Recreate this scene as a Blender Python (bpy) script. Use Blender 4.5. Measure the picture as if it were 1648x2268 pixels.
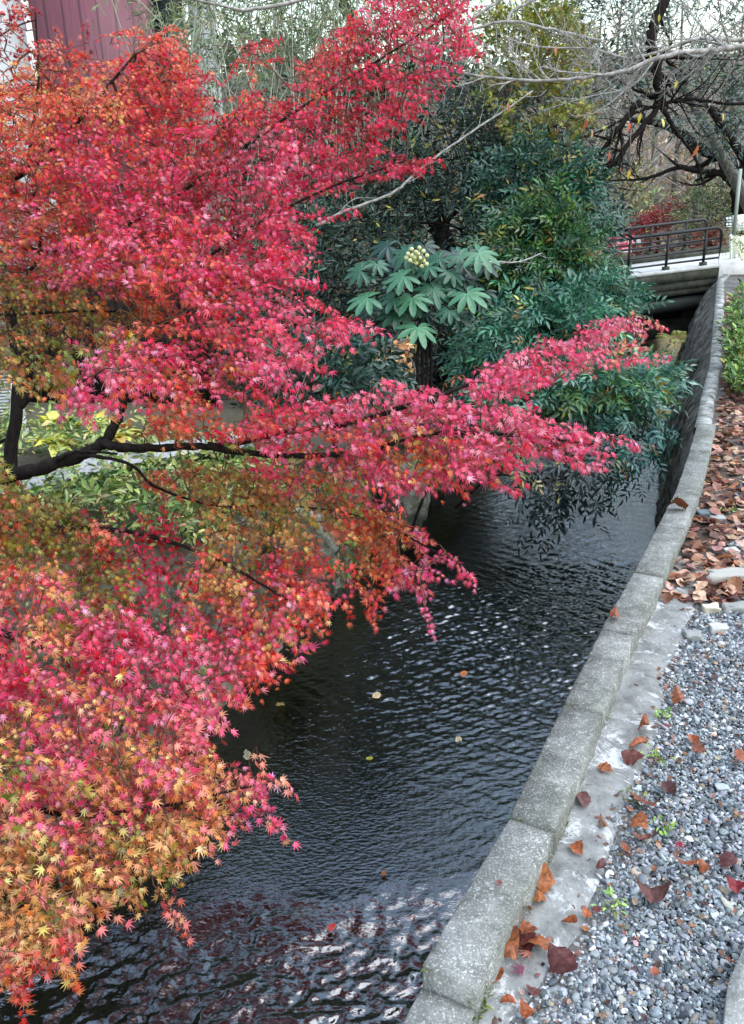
import bpy, bmesh, math, random
import numpy as np
from mathutils import Vector, Matrix

# ---------------------------------------------------------------- scene
for o in list(bpy.data.objects):
    bpy.data.objects.remove(o)
sc = bpy.context.scene
COL = sc.collection
rng = np.random.default_rng(7)
random.seed(7)

# camera: eye 1.6 m above the path, pitched down, slightly rolled
F = 1800.0
CAM = np.array([0, 0, 1.6])
_p, _r = math.radians(20.2), math.radians(1.5)
FW = np.array([0, math.cos(_p), -math.sin(_p)])
_u0 = np.array([0, math.sin(_p), math.cos(_p)])
_r0 = np.array([1.0, 0, 0])
UP = math.sin(_r) * _r0 + math.cos(_r) * _u0
RT = math.cos(_r) * _r0 - math.sin(_r) * _u0
cam_d = bpy.data.cameras.new('camera')
cam = bpy.data.objects.new('camera', cam_d)
COL.objects.link(cam)
cam.matrix_world = Matrix(((RT[0], UP[0], -FW[0], CAM[0]), (RT[1], UP[1], -FW[1], CAM[1]),
                           (RT[2], UP[2], -FW[2], CAM[2]), (0, 0, 0, 1)))
cam_d.sensor_fit = 'VERTICAL'
cam_d.sensor_height = 36
cam_d.lens = 36 * F / 2268
cam_d.clip_start = 0.05
cam_d.clip_end = 500
sc.camera = cam

# sky and sun: bright overcast
w = bpy.data.worlds.new('World')
sc.world = w
w.use_nodes = True
nt = w.node_tree
nt.nodes.clear()
sky = nt.nodes.new('ShaderNodeTexSky')
sky.sky_type = 'NISHITA'
sky.sun_disc = False
sky.sun_elevation = math.radians(60)
sky.sun_rotation = math.radians(110)
sky.air_density = 2.0
sky.dust_density = 0.7
hs = nt.nodes.new('ShaderNodeHueSaturation')
hs.inputs['Saturation'].default_value = 0.85
bg = nt.nodes.new('ShaderNodeBackground')
bg.inputs['Strength'].default_value = 0.15
wo = nt.nodes.new('ShaderNodeOutputWorld')
nt.links.new(sky.outputs[0], hs.inputs['Color'])
nt.links.new(hs.outputs[0], bg.inputs[0])
nt.links.new(bg.outputs[0], wo.inputs[0])
sun_d = bpy.data.lights.new('sun', 'SUN')
sun_d.energy = 1.3
sun_d.angle = math.radians(70)
sun_d.color = (1, 0.98, 0.95)
sun = bpy.data.objects.new('sun', sun_d)
COL.objects.link(sun)
sun.rotation_euler = (math.radians(12), math.radians(28), 0)
sc.view_settings.view_transform = 'Standard'
sc.view_settings.look = 'None'
sc.view_settings.gamma = 1
sc.view_settings.exposure = 1.22
sc.cycles.max_bounces = 8
sc.cycles.transparent_max_bounces = 16
sc.cycles.diffuse_bounces = 4
sc.cycles.glossy_bounces = 3


def ray(x, y):
    return RT * (x - 824) / F + UP * (1134 - y) / F + FW


def P(x, y, d):
    return CAM + ray(x, y) * d


def PZ(x, y, z):
    q = ray(x, y)
    return CAM + q * ((z - CAM[2]) / q[2])


def proj(V):
    V = np.asarray(V, float) - CAM
    d = V @ FW
    return np.stack([824 + F * (V @ RT) / d, 1134 - F * (V @ UP) / d, d], -1)


# ---------------------------------------------------------------- helpers
def s2l(c):
    c = np.asarray(c, float) / 255.0
    return np.where(c <= 0.04045, c / 12.92, ((c + 0.055) / 1.055) ** 2.4)


def tag(o, label=None, cat=None, group=None, kind=None):
    if label: o['label'] = label
    if cat: o['category'] = cat
    if group: o['group'] = group
    if kind: o['kind'] = kind
    return o


def empty(name, loc=(0, 0, 0)):
    o = bpy.data.objects.new(name, None)
    COL.objects.link(o)
    o.location = loc
    o.empty_display_size = 0.1
    return o


def mesh(name, V, faces, mat, parent=None, col=None, smooth=False):
    """V (n,3); faces: array (k,3)/(k,4) or list of such; col per-vertex rgb linear. World coordinates; the object's
    origin goes to its lowest middle, or to the parent's location."""
    V = np.asarray(V, np.float64)
    fl = faces if isinstance(faces, list) else [faces]
    fl = [np.asarray(f, np.int64) for f in fl if len(f)]
    if parent is not None:
        base = np.array(parent.get('_base', (0, 0, 0)))
        loc = (0, 0, 0)
    else:
        base = np.array([(V[:, 0].min() + V[:, 0].max()) / 2, (V[:, 1].min() + V[:, 1].max()) / 2, V[:, 2].min()])
        loc = base
    me = bpy.data.meshes.new(name)
    me.vertices.add(len(V))
    me.vertices.foreach_set('co', (V - base).astype(np.float32).ravel())
    nl = sum(f.size for f in fl)
    me.loops.add(nl)
    me.loops.foreach_set('vertex_index', np.concatenate([f.ravel() for f in fl]).astype(np.int32))
    nf = sum(len(f) for f in fl)
    me.polygons.add(nf)
    tot = np.concatenate([np.full(len(f), f.shape[1]) for f in fl]).astype(np.int32)
    st = np.concatenate([[0], np.cumsum(tot)[:-1]]).astype(np.int32)
    me.polygons.foreach_set('loop_start', st)
    me.polygons.foreach_set('loop_total', tot)
    if smooth:
        me.polygons.foreach_set('use_smooth', np.ones(nf, bool))
    me.update(calc_edges=True)
    me.validate()
    if col is not None:
        a = me.color_attributes.new('Col', 'FLOAT_COLOR', 'POINT')
        c = np.ones((len(V), 4), np.float32)
        c[:, :3] = col
        a.data.foreach_set('color', c.ravel())
    if mat is not None:
        me.materials.append(mat)
    o = bpy.data.objects.new(name, me)
    COL.objects.link(o)
    if parent is not None:
        o.parent = parent
    o.location = loc
    o['_base'] = [float(v) for v in base]
    return o


def thing(name, loc, label, cat, group=None, kind=None):
    o = empty(name, tuple(loc))
    o['_base'] = [float(v) for v in loc]
    return tag(o, label, cat, group, kind)


class MB:
    """collects shapes into one mesh"""
    def __init__(s):
        s.V = []; s.T = []; s.Q = []; s.C = []; s.n = 0

    def add(s, V, T=None, Q=None, col=None):
        V = np.asarray(V, float).reshape(-1, 3)
        if T is not None and len(T): s.T.append(np.asarray(T) + s.n)
        if Q is not None and len(Q): s.Q.append(np.asarray(Q) + s.n)
        s.V.append(V)
        if col is not None:
            s.C.append(np.broadcast_to(np.asarray(col, float), V.shape))
        s.n += len(V)

    def hexa(s, P8, col=None):
        """8 corners: bottom 4 (ccw) then top 4"""
        s.add(P8, Q=[(3, 2, 1, 0), (4, 5, 6, 7), (0, 1, 5, 4), (1, 2, 6, 5), (2, 3, 7, 6), (3, 0, 4, 7)], col=col)

    def box(s, c, size, ax=None, col=None):
        c = np.asarray(c, float); h = np.asarray(size, float) / 2
        A = np.eye(3) if ax is None else np.asarray(ax)
        pts = [(-1, -1, -1), (1, -1, -1), (1, 1, -1), (-1, 1, -1), (-1, -1, 1), (1, -1, 1), (1, 1, 1), (-1, 1, 1)]
        s.hexa([c + (A[0] * p[0] * h[0] + A[1] * p[1] * h[1] + A[2] * p[2] * h[2]) for p in pts], col)

    def tube(s, pts, rad, n=6, col=None, cap=True):
        pts = np.asarray(pts, float)
        m = len(pts)
        rad = np.broadcast_to(np.asarray(rad, float), (m,))
        t = np.gradient(pts, axis=0)
        t /= np.linalg.norm(t, axis=1, keepdims=True) + 1e-9
        ref = np.array([0, 0, 1.0]) if abs(t[:, 2]).mean() < 0.8 else np.array([1.0, 0, 0])
        a = np.cross(t, ref); a /= np.linalg.norm(a, axis=1, keepdims=True) + 1e-9
        b = np.cross(t, a)
        th = np.arange(n) * 2 * np.pi / n
        R = pts[:, None] + rad[:, None, None] * (a[:, None] * np.cos(th)[None, :, None] + b[:, None] * np.sin(th)[None, :, None])
        Q = []
        i = np.arange(m - 1)[:, None] * n
        k = np.arange(n)[None]
        k2 = (k + 1) % n
        Q = np.stack([i + k, i + n + k, i + n + k2, i + k2], -1).reshape(-1, 4)
        V = R.reshape(-1, 3)
        T = None
        if cap:
            V = np.concatenate([V, pts[:1], pts[-1:]])
            kk = np.arange(n)
            T = np.concatenate([np.stack([np.full(n, m * n), kk, (kk + 1) % n], -1),
                                np.stack([np.full(n, m * n + 1), (m - 1) * n + (kk + 1) % n, (m - 1) * n + kk], -1)])
        s.add(V, T=T, Q=Q, col=col)

    def build(s, name, mat, parent=None, smooth=False):
        f = []
        if s.T: f.append(np.concatenate(s.T))
        if s.Q: f.append(np.concatenate(s.Q))
        c = np.concatenate(s.C) if s.C else None
        return mesh(name, np.concatenate(s.V), f, mat, parent, c, smooth)


def smooth_line(pts, n=8):
    """Catmull-Rom through the points"""
    p = np.asarray(pts, float)
    p = np.concatenate([[2 * p[0] - p[1]], p, [2 * p[-1] - p[-2]]])
    out = []
    for i in range(1, len(p) - 2):
        for t in np.linspace(0, 1, n, endpoint=False):
            a, b, c, d = p[i - 1], p[i], p[i + 1], p[i + 2]
            out.append(0.5 * (2 * b + (c - a) * t + (2 * a - 5 * b + 4 * c - d) * t * t + (3 * b - a - 3 * c + d) * t ** 3))
    out.append(p[-2])
    return np.array(out)


def norm(v):
    return v / (np.linalg.norm(v, axis=-1, keepdims=True) + 1e-9)


def inside(poly, x, y):
    poly = np.asarray(poly, float)
    r = np.zeros(len(x), bool)
    j = len(poly) - 1
    for i in range(len(poly)):
        xi, yi = poly[i]; xj, yj = poly[j]
        c = ((yi > y) != (yj > y)) & (x < (xj - xi) * (y - yi) / (yj - yi + 1e-12) + xi)
        r ^= c
        j = i
    return r


def sample_poly(poly, n):
    poly = np.asarray(poly, float)
    lo, hi = poly.min(0), poly.max(0)
    out = np.zeros((0, 2))
    while len(out) < n:
        q = lo + rng.random((n * 3, 2)) * (hi - lo)
        out = np.concatenate([out, q[inside(poly, q[:, 0], q[:, 1])]])
    # relax to even the spread: greedy best-candidate by grid jitter
    return out[:n]


def area(poly):
    p = np.asarray(poly, float); q = np.roll(p, 1, 0)
    return abs((p[:, 0] * q[:, 1] - q[:, 0] * p[:, 1]).sum()) / 2


def vnoise(p, scale, seed=0):
    """smooth value noise in 3-D (vectorised), 0..1"""
    p = np.asarray(p, float) * scale + seed * 17.3
    i = np.floor(p).astype(np.int64); f = p - i
    f = f * f * (3 - 2 * f)
    def h(a):
        n = (a[..., 0] * 374761393 + a[..., 1] * 668265263 + a[..., 2] * 2147483647) & 0x7fffffff
        n = ((n ^ (n >> 13)) * 1274126177) & 0x7fffffff
        return ((n ^ (n >> 16)) & 0xffff) / 65535.0
    r = 0
    for dx in (0, 1):
        for dy in (0, 1):
            for dz in (0, 1):
                wgt = (f[..., 0] if dx else 1 - f[..., 0]) * (f[..., 1] if dy else 1 - f[..., 1]) * (f[..., 2] if dz else 1 - f[..., 2])
                r = r + wgt * h(i + np.array([dx, dy, dz]))
    return r


# ---------------------------------------------------------------- materials
def new_mat(name):
    m = bpy.data.materials.new(name)
    m.use_nodes = True
    t = m.node_tree
    b = t.nodes['Principled BSDF']
    return m, t, b


def N(t, kind, **kw):
    n = t.nodes.new(kind)
    for k, v in kw.items():
        if k in n.inputs: n.inputs[k].default_value = v
        else: setattr(n, k, v)
    return n


def ramp(t, src, stops, interp='LINEAR'):
    r = t.nodes.new('ShaderNodeValToRGB')
    r.color_ramp.interpolation = interp
    e = r.color_ramp.elements
    while len(e) > 1: e.remove(e[-1])
    e[0].position = stops[0][0]; e[0].color = (*stops[0][1], 1)
    for p_, c_ in stops[1:]:
        x = e.new(p_); x.color = (*c_, 1)
    t.links.new(src, r.inputs[0])
    return r.outputs[0]


def mixc(t, f, a, b, mode='MIX'):
    m = t.nodes.new('ShaderNodeMix'); m.data_type = 'RGBA'; m.blend_type = mode
    for s, v in ((m.inputs[0], f), (m.inputs[6], a), (m.inputs[7], b)):
        if hasattr(v, 'is_linked'): t.links.new(v, s)
        elif isinstance(v, (int, float)): s.default_value = v
        else: s.default_value = (*v, 1)
    return m.outputs[2]


def noise(t, scale, detail=4, rough=0.6, vec=None, dist=0.0):
    n = N(t, 'ShaderNodeTexNoise', Scale=scale, Detail=detail, Roughness=rough, Distortion=dist)
    if vec is not None: t.links.new(vec, n.inputs['Vector'])
    return n.outputs['Fac']


def coords(t, scale=None):
    c = t.nodes.new('ShaderNodeNewGeometry').outputs['Position']
    if scale is None: return c
    m = N(t, 'ShaderNodeMapping'); m.inputs['Scale'].default_value = scale
    t.links.new(c, m.inputs['Vector'])
    return m.outputs[0]


def bump(t, b, h, strength=0.3, dist=0.01):
    n = N(t, 'ShaderNodeBump', Strength=strength, Distance=dist)
    t.links.new(h, n.inputs['Height'])
    t.links.new(n.outputs[0], b.inputs['Normal'])


def mat_leaf(name, trans=0.3, rough=0.45, spec=0.5, tex=None):
    m, t, b = new_mat(name)
    a = N(t, 'ShaderNodeAttribute', attribute_name='Col')
    b.inputs['Roughness'].default_value = rough
    b.inputs['Specular IOR Level'].default_value = spec
    c = a.outputs['Color']
    if tex: c = mixc(t, 1.0, c, ramp(t, noise(t, tex, 4, .7, coords(t)), [(.3, (.55, .52, .5)), (.65, (1.18, 1.18, 1.18))]), 'MULTIPLY')
    t.links.new(c, b.inputs['Base Color'])
    tr = N(t, 'ShaderNodeBsdfTranslucent')
    t.links.new(c, tr.inputs['Color'])
    mx = N(t, 'ShaderNodeMixShader', Fac=trans)
    t.links.new(b.outputs[0], mx.inputs[1]); t.links.new(tr.outputs[0], mx.inputs[2])
    t.links.new(mx.outputs[0], t.nodes['Material Output'].inputs[0])
    return m


def mat_col(name, rough=0.7, spec=0.3, bumps=None):
    """colour from the vertex colours, times a fine noise"""
    m, t, b = new_mat(name)
    a = N(t, 'ShaderNodeAttribute', attribute_name='Col')
    n = noise(t, 60, 3)
    c = mixc(t, 1.0, a.outputs['Color'], ramp(t, n, [(0.25, (.65, .65, .65)), (0.75, (1.2, 1.2, 1.2))]), 'MULTIPLY')
    t.links.new(c, b.inputs['Base Color'])
    b.inputs['Roughness'].default_value = rough
    b.inputs['Specular IOR Level'].default_value = spec
    if bumps: bump(t, b, noise(t, bumps[0], 5), bumps[1], bumps[2])
    return m


def mat_noise(name, stops, scale, rough=0.8, detail=6, vec=None, bumps=None, spec=0.3, stops2=None, scale2=None):
    m, t, b = new_mat(name)
    v = coords(t, vec)
    c = ramp(t, noise(t, scale, detail, 0.65, v), stops)
    if stops2:
        c = mixc(t, 1.0, c, ramp(t, noise(t, scale2, 6, 0.7, v), stops2), 'MULTIPLY')
    t.links.new(c, b.inputs['Base Color'])
    b.inputs['Roughness'].default_value = rough
    b.inputs['Specular IOR Level'].default_value = spec
    if bumps: bump(t, b, noise(t, bumps[0], 6, 0.6, v), bumps[1], bumps[2])
    return m


M_MAPLE = mat_leaf('maple_leaf', 0.40, 0.36, 0.85, 70)
M_LEAF = mat_leaf('green_leaf', 0.18, 0.36, 0.6)
M_GLOSS = mat_leaf('glossy_leaf', 0.10, 0.36, 0.5)
M_DRY = mat_leaf('dry_leaf', 0.10, 0.7, 0.25)
M_BARK = mat_noise('dark_bark', [(0.3, (.006, .005, .005)), (0.7, (.028, .022, .02))], 40, 0.9, bumps=(60, .7, .01), vec=(1, 1, .4), spec=.08)
M_TWIG = mat_noise('maple_twig', [(0.3, (.05, .022, .018)), (0.7, (.17, .085, .05))], 20, 0.7)
M_PALE = mat_noise('pale_bark', [(0.35, (.16, .15, .14)), (0.65, (.46, .44, .42))], 22, 0.8, bumps=(50, .4, .005))
M_GREYB = mat_noise('grey_bark', [(0.3, (.05, .045, .04)), (0.7, (.2, .18, .16))], 25, 0.85, bumps=(40, .5, .01))

# ---------------------------------------------------------------- leaf templates (x to the tip, y across, z up)
def tpl_maple():
    ang = [0, 33, 68, 108]
    ln = [1.0, .93, .76, .45]
    V = [(0.0, 0, 0)]
    cx = 0.12
    ring = []
    for s in (-1, 1):
        pass
    seq = [(-108, .45), (-88, .24), (-68, .76), (-50, .30), (-33, .93), (-16, .33), (0, 1.0), (16, .33), (33, .93), (50, .30), (68, .76), (88, .24), (108, .45)]
    for a, r in seq:
        a = math.radians(a)
        V.append((cx + r * math.cos(a), r * math.sin(a), -0.26 * r * r + (0.05 if r < .4 else 0)))
    V.append((cx * 0.2, 0, 0))
    T = [(0, i, i + 1) for i in range(1, 13)]
    # petiole
    V += [(-.42, -.012, -.02), (-.42, .012, -.02), (0, .014, 0), (0, -.014, 0)]
    k = len(V) - 4
    T += [(k, k + 3, k + 2), (k, k + 2, k + 1)]
    return np.array(V) * 0.62, np.array(T)


def tpl_oval(wd=0.36, curl=0.12, fold=0.08):
    V = [(0, 0, 0), (.28, wd * .42, fold), (.28, -wd * .42, fold), (.28, 0, 0), (.62, wd * .42, fold - curl * .3), (.62, -wd * .42, fold - curl * .3),
         (.62, 0, -curl * .4), (1, 0, -curl)]
    T = [(0, 3, 1), (0, 2, 3), (3, 6, 4), (3, 4, 1), (2, 5, 6), (2, 6, 3), (6, 7, 4), (5, 7, 6)]
    return np.array(V), np.array(T)


def tpl_quad(wd=0.4):
    V = [(0, 0, 0), (.5, wd / 2, .05), (1, 0, -.1), (.5, -wd / 2, .05)]
    return np.array(V), np.array([(0, 2, 1), (0, 3, 2)])


def tpl_pinnate():
    """nandina leaf piece: seven leaflets"""
    v, t = tpl_oval(.34, .18, .05)
    Vs, Ts = [], []
    n = 0
    for (x, y, a, s) in ((0.05, 0, 62, .42), (0.05, 0, -62, .42), (.32, 0, 50, .42), (.32, 0, -50, .42), (.58, 0, 0, .46)):
        a = math.radians(a)
        R = np.array([[math.cos(a), -math.sin(a), 0], [math.sin(a), math.cos(a), 0], [0, 0, 1]])
        vv = (v * s) @ R.T + np.array([x, y, 0])
        vv[:, 2] -= .25 * (vv[:, 0] ** 2 + vv[:, 1] ** 2)
        Vs.append(vv); Ts.append(t + n); n += len(v)
    return np.concatenate(Vs), np.concatenate(Ts)


T_MAPLE, T_OVAL, T_QUAD, T_PIN = tpl_maple(), tpl_oval(), tpl_quad(), tpl_pinnate()
T_NARROW = tpl_oval(.24, .15, .04)


def stamp(tpl, O, X, Nn, S, curl=None):
    """place the template at O with tip direction X, normal Nn, size S -> V, T"""
    v, t = tpl
    X = norm(X)
    Nn = norm(Nn - X * (X * Nn).sum(-1, keepdims=True))
    Y = np.cross(Nn, X)
    S = np.asarray(S)[:, None, None]
    nv = len(v)
    v = np.repeat(v[None], len(O), 0)
    if curl is not None:      # every leaf bends its own way
        v = v.copy()
        v[..., 2] += curl[:, :1] * (v[..., 0] ** 2 + v[..., 1] ** 2) + curl[:, 1:2] * v[..., 0] * v[..., 1] + curl[:, 2:3] * np.abs(v[..., 1])
        v[..., 1] *= 1 - np.clip(np.abs(curl[:, 2:3]) * .5, 0, .5)
    V = O[:, None] + S * (v[:, :, 0:1] * X[:, None] + v[:, :, 1:2] * Y[:, None] + v[:, :, 2:3] * Nn[:, None])
    T = t[None] + (np.arange(len(O)) * nv)[:, None, None]
    return V.reshape(-1, 3), T.reshape(-1, 3)


def sprays(base, dirs, length, K, nrm, size, ang=55, droop=.15, leafdroop=.25, jit=.3, njit=.4, keep=1.0, term=True):
    """leaves in pairs along straight drooping twigs -> O, X, N, S, twig index"""
    n = len(base)
    dirs = norm(dirs); length = np.broadcast_to(length, (n,))
    nrm = norm(nrm - dirs * (dirs * nrm).sum(-1, keepdims=True))
    side = np.cross(nrm, dirs)
    Os, Xs, Ns, Ss, Is = [], [], [], [], []
    Z = np.array([0, 0, 1.0])
    for k in range(K + (1 if term else 0)):
        t = (k + 0.6) / (K + .3)
        pos = base + dirs * (length * t)[:, None] - Z * (droop * t * t * length)[:, None]
        for sg in ((-1, 1) if k < K else (0,)):
            a = np.radians(ang * (1 - .35 * t)) * sg
            x = dirs * np.cos(a) + side * np.sin(a) - Z * leafdroop + rng.normal(0, jit, (n, 3))
            nn = nrm + rng.normal(0, njit, (n, 3))
            m = rng.random(n) < keep
            s = np.broadcast_to(size, (n,)) * rng.uniform(.62, 1.2, n)
            x = norm(x)
            Os.append((pos + x * (s * .22)[:, None])[m]); Xs.append(x[m]); Ns.append(nn[m]); Ss.append(s[m]); Is.append(np.nonzero(m)[0])
    return np.concatenate(Os), np.concatenate(Xs), np.concatenate(Ns), np.concatenate(Ss), np.concatenate(Is)


def grow(seeds, seed_par, targets, alpha=0.35):
    """Prim-like branching from a skeleton to the targets -> all points, parents"""
    pts = np.concatenate([seeds, targets]); ns = len(seeds); n = len(pts)
    par = np.full(n, -1); par[:ns] = seed_par
    plen = np.zeros(n)
    rem = np.ones(n, bool); rem[:ns] = False
    best = np.full(n, 1e9); bp = np.full(n, -1)
    for i in range(ns):
        d = np.linalg.norm(pts - pts[i], axis=1)
        u = rem & (d < best); best[u] = d[u]; bp[u] = i
    for _ in range(n - ns):
        i = np.argmin(np.where(rem, best, 1e9))
        par[i] = bp[i]; rem[i] = False
        plen[i] = plen[par[i]] + np.linalg.norm(pts[i] - pts[par[i]])
        d = np.linalg.norm(pts - pts[i], axis=1) + alpha * plen[i]
        u = rem & (d < best); best[u] = d[u]; bp[u] = i
    return pts, par


def limbs(mb, pts, par, ns, r_tip=.0022, power=.42, rmax=.03, col=None, sides=4, wob=.12):
    n = len(pts)
    cnt = np.ones(n)
    order = np.arange(n)
    # children were attached after their parents; accumulate by walking up
    for i in range(ns, n):
        j = par[i]
        while j >= ns:
            cnt[j] += 1; j = par[j]
    rad = np.minimum(r_tip * cnt ** power, rmax)
    for i in range(ns, n):
        a, b = pts[par[i]], pts[i]
        L = np.linalg.norm(b - a)
        if L < 1e-4: continue
        mid = (a + b) / 2 + rng.normal(0, wob, 3) * L * .5 + np.array([0, 0, .06 * L])
        line = smooth_line([a, mid, b], 3) if L > .05 else np.array([a, mid, b])
        ra = min(rad[par[i]] if par[i] >= ns else rad[i] * 1.25, rad[i] * 1.3)
        mb.tube(line, np.linspace(ra, rad[i], len(line)), sides, col, cap=False)


def twigs(mb, base, dirs, length, droop, r=.0018, col=None):
    dirs = norm(dirs); length = np.broadcast_to(length, (len(base),))
    Z = np.array([0, 0, 1.0])
    for b, d, l in zip(base, dirs, length):
        t = np.linspace(0, 1, 4)[:, None]
        mb.tube(b + d * l * t - Z * droop * t * t * l, np.linspace(r, r * .5, 4), 3, col, cap=False)


def idw(ctrl, x, y, pw=2.5):
    c = np.asarray(ctrl, float)
    d = ((c[None, :, 0] - x[:, None]) ** 2 + (c[None, :, 1] - y[:, None]) ** 2) ** (pw / 2) + 1.0
    w_ = 1 / d
    return (w_ * c[None, :, 2]).sum(1) / w_.sum(1)


def jitter_col(c, n, hv=.12, vv=.18):
    c = np.asarray(c)
    k = np.exp(rng.normal(0, vv, (n, 1)))
    return np.clip(c * k * np.exp(rng.normal(0, hv, (n, 3))), 0, .95)
# ---------------------------------------------------------------- the lie of the land
WATER = -1.10
RY = [-15, 1.15, 1.73, 2.24, 2.74, 3.24, 3.8, 4.27, 4.86, 5.81, 7.2, 8.3, 10.95, 14.9, 16.1, 19, 30, 60, 95]
RX = [-8.1, 0.0, .34, .60, .86, 1.14, 1.44, 1.69, 1.97, 2.41, 3.02, 3.52, 4.62, 6.25, 6.85, 8.2, 13.5, 28, 45]
LY = [-15, 1.5, 3.94, 4.21, 5.6, 7.12, 7.94, 9.12, 13, 16, 19, 30, 60, 95]
LX = [-9.5, -1.95, -.95, -.85, -.26, .22, .74, 1.40, 2.9, 4.0, 5.4, 10.8, 25, 42]


def xr(y): return np.interp(y, RY, RX)
def xl(y): return np.interp(y, LY, LX)
def sstep(a, b, v):
    t = np.clip((np.asarray(v, float) - a) / (b - a), 0, 1)
    return t * t * (3 - 2 * t)
def hill(x, y):
    x = np.asarray(x, float); y = np.asarray(y, float)
    return np.maximum(0, y - 24) * (.13 + .14 * vnoise(np.stack([x + 0 * y, y + 0 * x, 0 * x + 0 * y], -1), .07, 6)) * sstep(24, 40, y)
def zr(y): return .30 * sstep(6, 15, y)


# ground: one strip on each side of the canal, running far up the wooded hill
def bank(side):
    ys = np.concatenate([np.arange(-15, 1, 1.0), np.arange(1, 9, .1), np.arange(9, 24, .4), np.arange(24, 96, 2)])
    of = np.concatenate([np.arange(0, 3.0, .12), np.array([3, 3.4, 3.9, 4.6, 5.5, 7, 9, 12, 16, 22, 30, 45, 70])])
    Y, O = np.meshgrid(ys, of, indexing='ij')
    if side > 0:
        X = xr(Y) + .06 + O
        H = zr(Y) + hill(X, Y) + .02 * (vnoise(np.stack([X, Y, 0 * X], -1), 1.4, 3) - .5) * sstep(.25, 1, O)
        H -= .012 * sstep(.2, .5, O) * (1 - sstep(3, 5, Y))
    else:
        X = xl(Y) - .05 - O
        H = -.14 + .18 * sstep(10, 16, Y) + hill(X, Y) + .14 * (vnoise(np.stack([X, Y, 0 * X], -1), 1.1, 5) - .5) * sstep(0, .5, O) + .12 * sstep(2, 8, O)
    V = np.stack([X, Y, H], -1).reshape(-1, 3)
    a, b = len(ys), len(of)
    i = np.arange(a - 1)[:, None] * b + np.arange(b - 1)[None]
    q = np.stack([i, i + 1, i + b + 1, i + b], -1).reshape(-1, 4)
    if side < 0: q = q[:, ::-1]
    return V, q


def mat_ground(name, near, litter):
    m, t, b = new_mat(name)
    v = coords(t)
    c1 = ramp(t, noise(t, 90, 4, .7, v), near)
    c2 = ramp(t, noise(t, 14, 6, .75, v), litter)
    k = ramp(t, noise(t, 1.6, 5, .6, v), [(.42, (0, 0, 0)), (.6, (1, 1, 1))])
    t.links.new(mixc(t, k, c1, c2), b.inputs['Base Color'])
    b.inputs['Roughness'].default_value = .9
    b.inputs['Specular IOR Level'].default_value = .2
    bump(t, b, noise(t, 70, 6, .7, v), .8, .02)
    return m


V, q = bank(1)
tag(mesh('path_ground', V, q, mat_ground('path_earth', [(.3, (.07, .065, .06)), (.7, (.30, .29, .28))], [(.3, (.05, .034, .024)), (.7, (.17, .12, .085))]), smooth=True), kind='structure')
V, q = bank(-1)
tag(mesh('garden_ground', V, q, mat_ground('garden_earth', [(.3, (.05, .04, .03)), (.7, (.2, .17, .13))], [(.3, (.03, .035, .015)), (.7, (.16, .14, .09))]), smooth=True), kind='structure')

# the valley floor behind the bridge, where the canal is no longer seen
yv = np.concatenate([np.arange(20.5, 30, .5), np.arange(30, 96, 2)])
Y, U = np.meshgrid(yv, np.linspace(0, 1, 14), indexing='ij')
X = xl(Y) - .3 + U * (xr(Y) - xl(Y) + .6)
V = np.stack([X, Y, .16 + .1 * U + hill(X, Y)], -1).reshape(-1, 3)
i = np.arange(len(yv) - 1)[:, None] * 14 + np.arange(13)[None]
tag(mesh('valley_ground', V, np.stack([i, i + 1, i + 15, i + 14], -1).reshape(-1, 4), bpy.data.materials['garden_earth'], smooth=True), kind='structure')

# canal bed
ys = np.concatenate([np.arange(-15, 0, 1.0), np.arange(0, 8, .05), np.arange(8, 31, .3)])
us = np.linspace(0, 1, 60)
Y, U = np.meshgrid(ys, us, indexing='ij')
X = xl(Y) - .15 + U * (xr(Y) - xl(Y) + .3)
p3 = np.stack([X, Y, 0 * X], -1)
Zb = -1.36 + .16 * (1 - U) ** 2 + .07 * vnoise(p3, 2.2, 1) + .05 * vnoise(p3, 7, 2) + .02 * vnoise(p3, 20, 4)
Zb -= .08 * (1 - sstep(2.4, 2.7, Y - .16 * X))
V = np.stack([X, Y, Zb], -1).reshape(-1, 3)
a, b_ = Y.shape
i = np.arange(a - 1)[:, None] * b_ + np.arange(b_ - 1)[None]
Q = np.stack([i, i + 1, i + b_ + 1, i + b_], -1).reshape(-1, 4)
m_bed = mat_noise('bed_mud', [(.3, (.014, .014, .010)), (.55, (.045, .042, .03)), (.75, (.10, .09, .065))], 5, .9, 8, bumps=(25, .6, .02), stops2=[(.3, (.5, .5, .5)), (.7, (1.3, 1.3, 1.3))], scale2=30)
tag(mesh('canal_bed', V, Q, m_bed, smooth=True), kind='structure')

# water: a sheet with a small drop near the camera, real ripples
def water_grid(ys, nu):
    us = np.linspace(0, 1, nu)
    Y, U = np.meshgrid(ys, us, indexing='ij')
    X = xl(Y) - .12 + U * (xr(Y) - xl(Y) + .22)
    return X, Y


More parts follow.
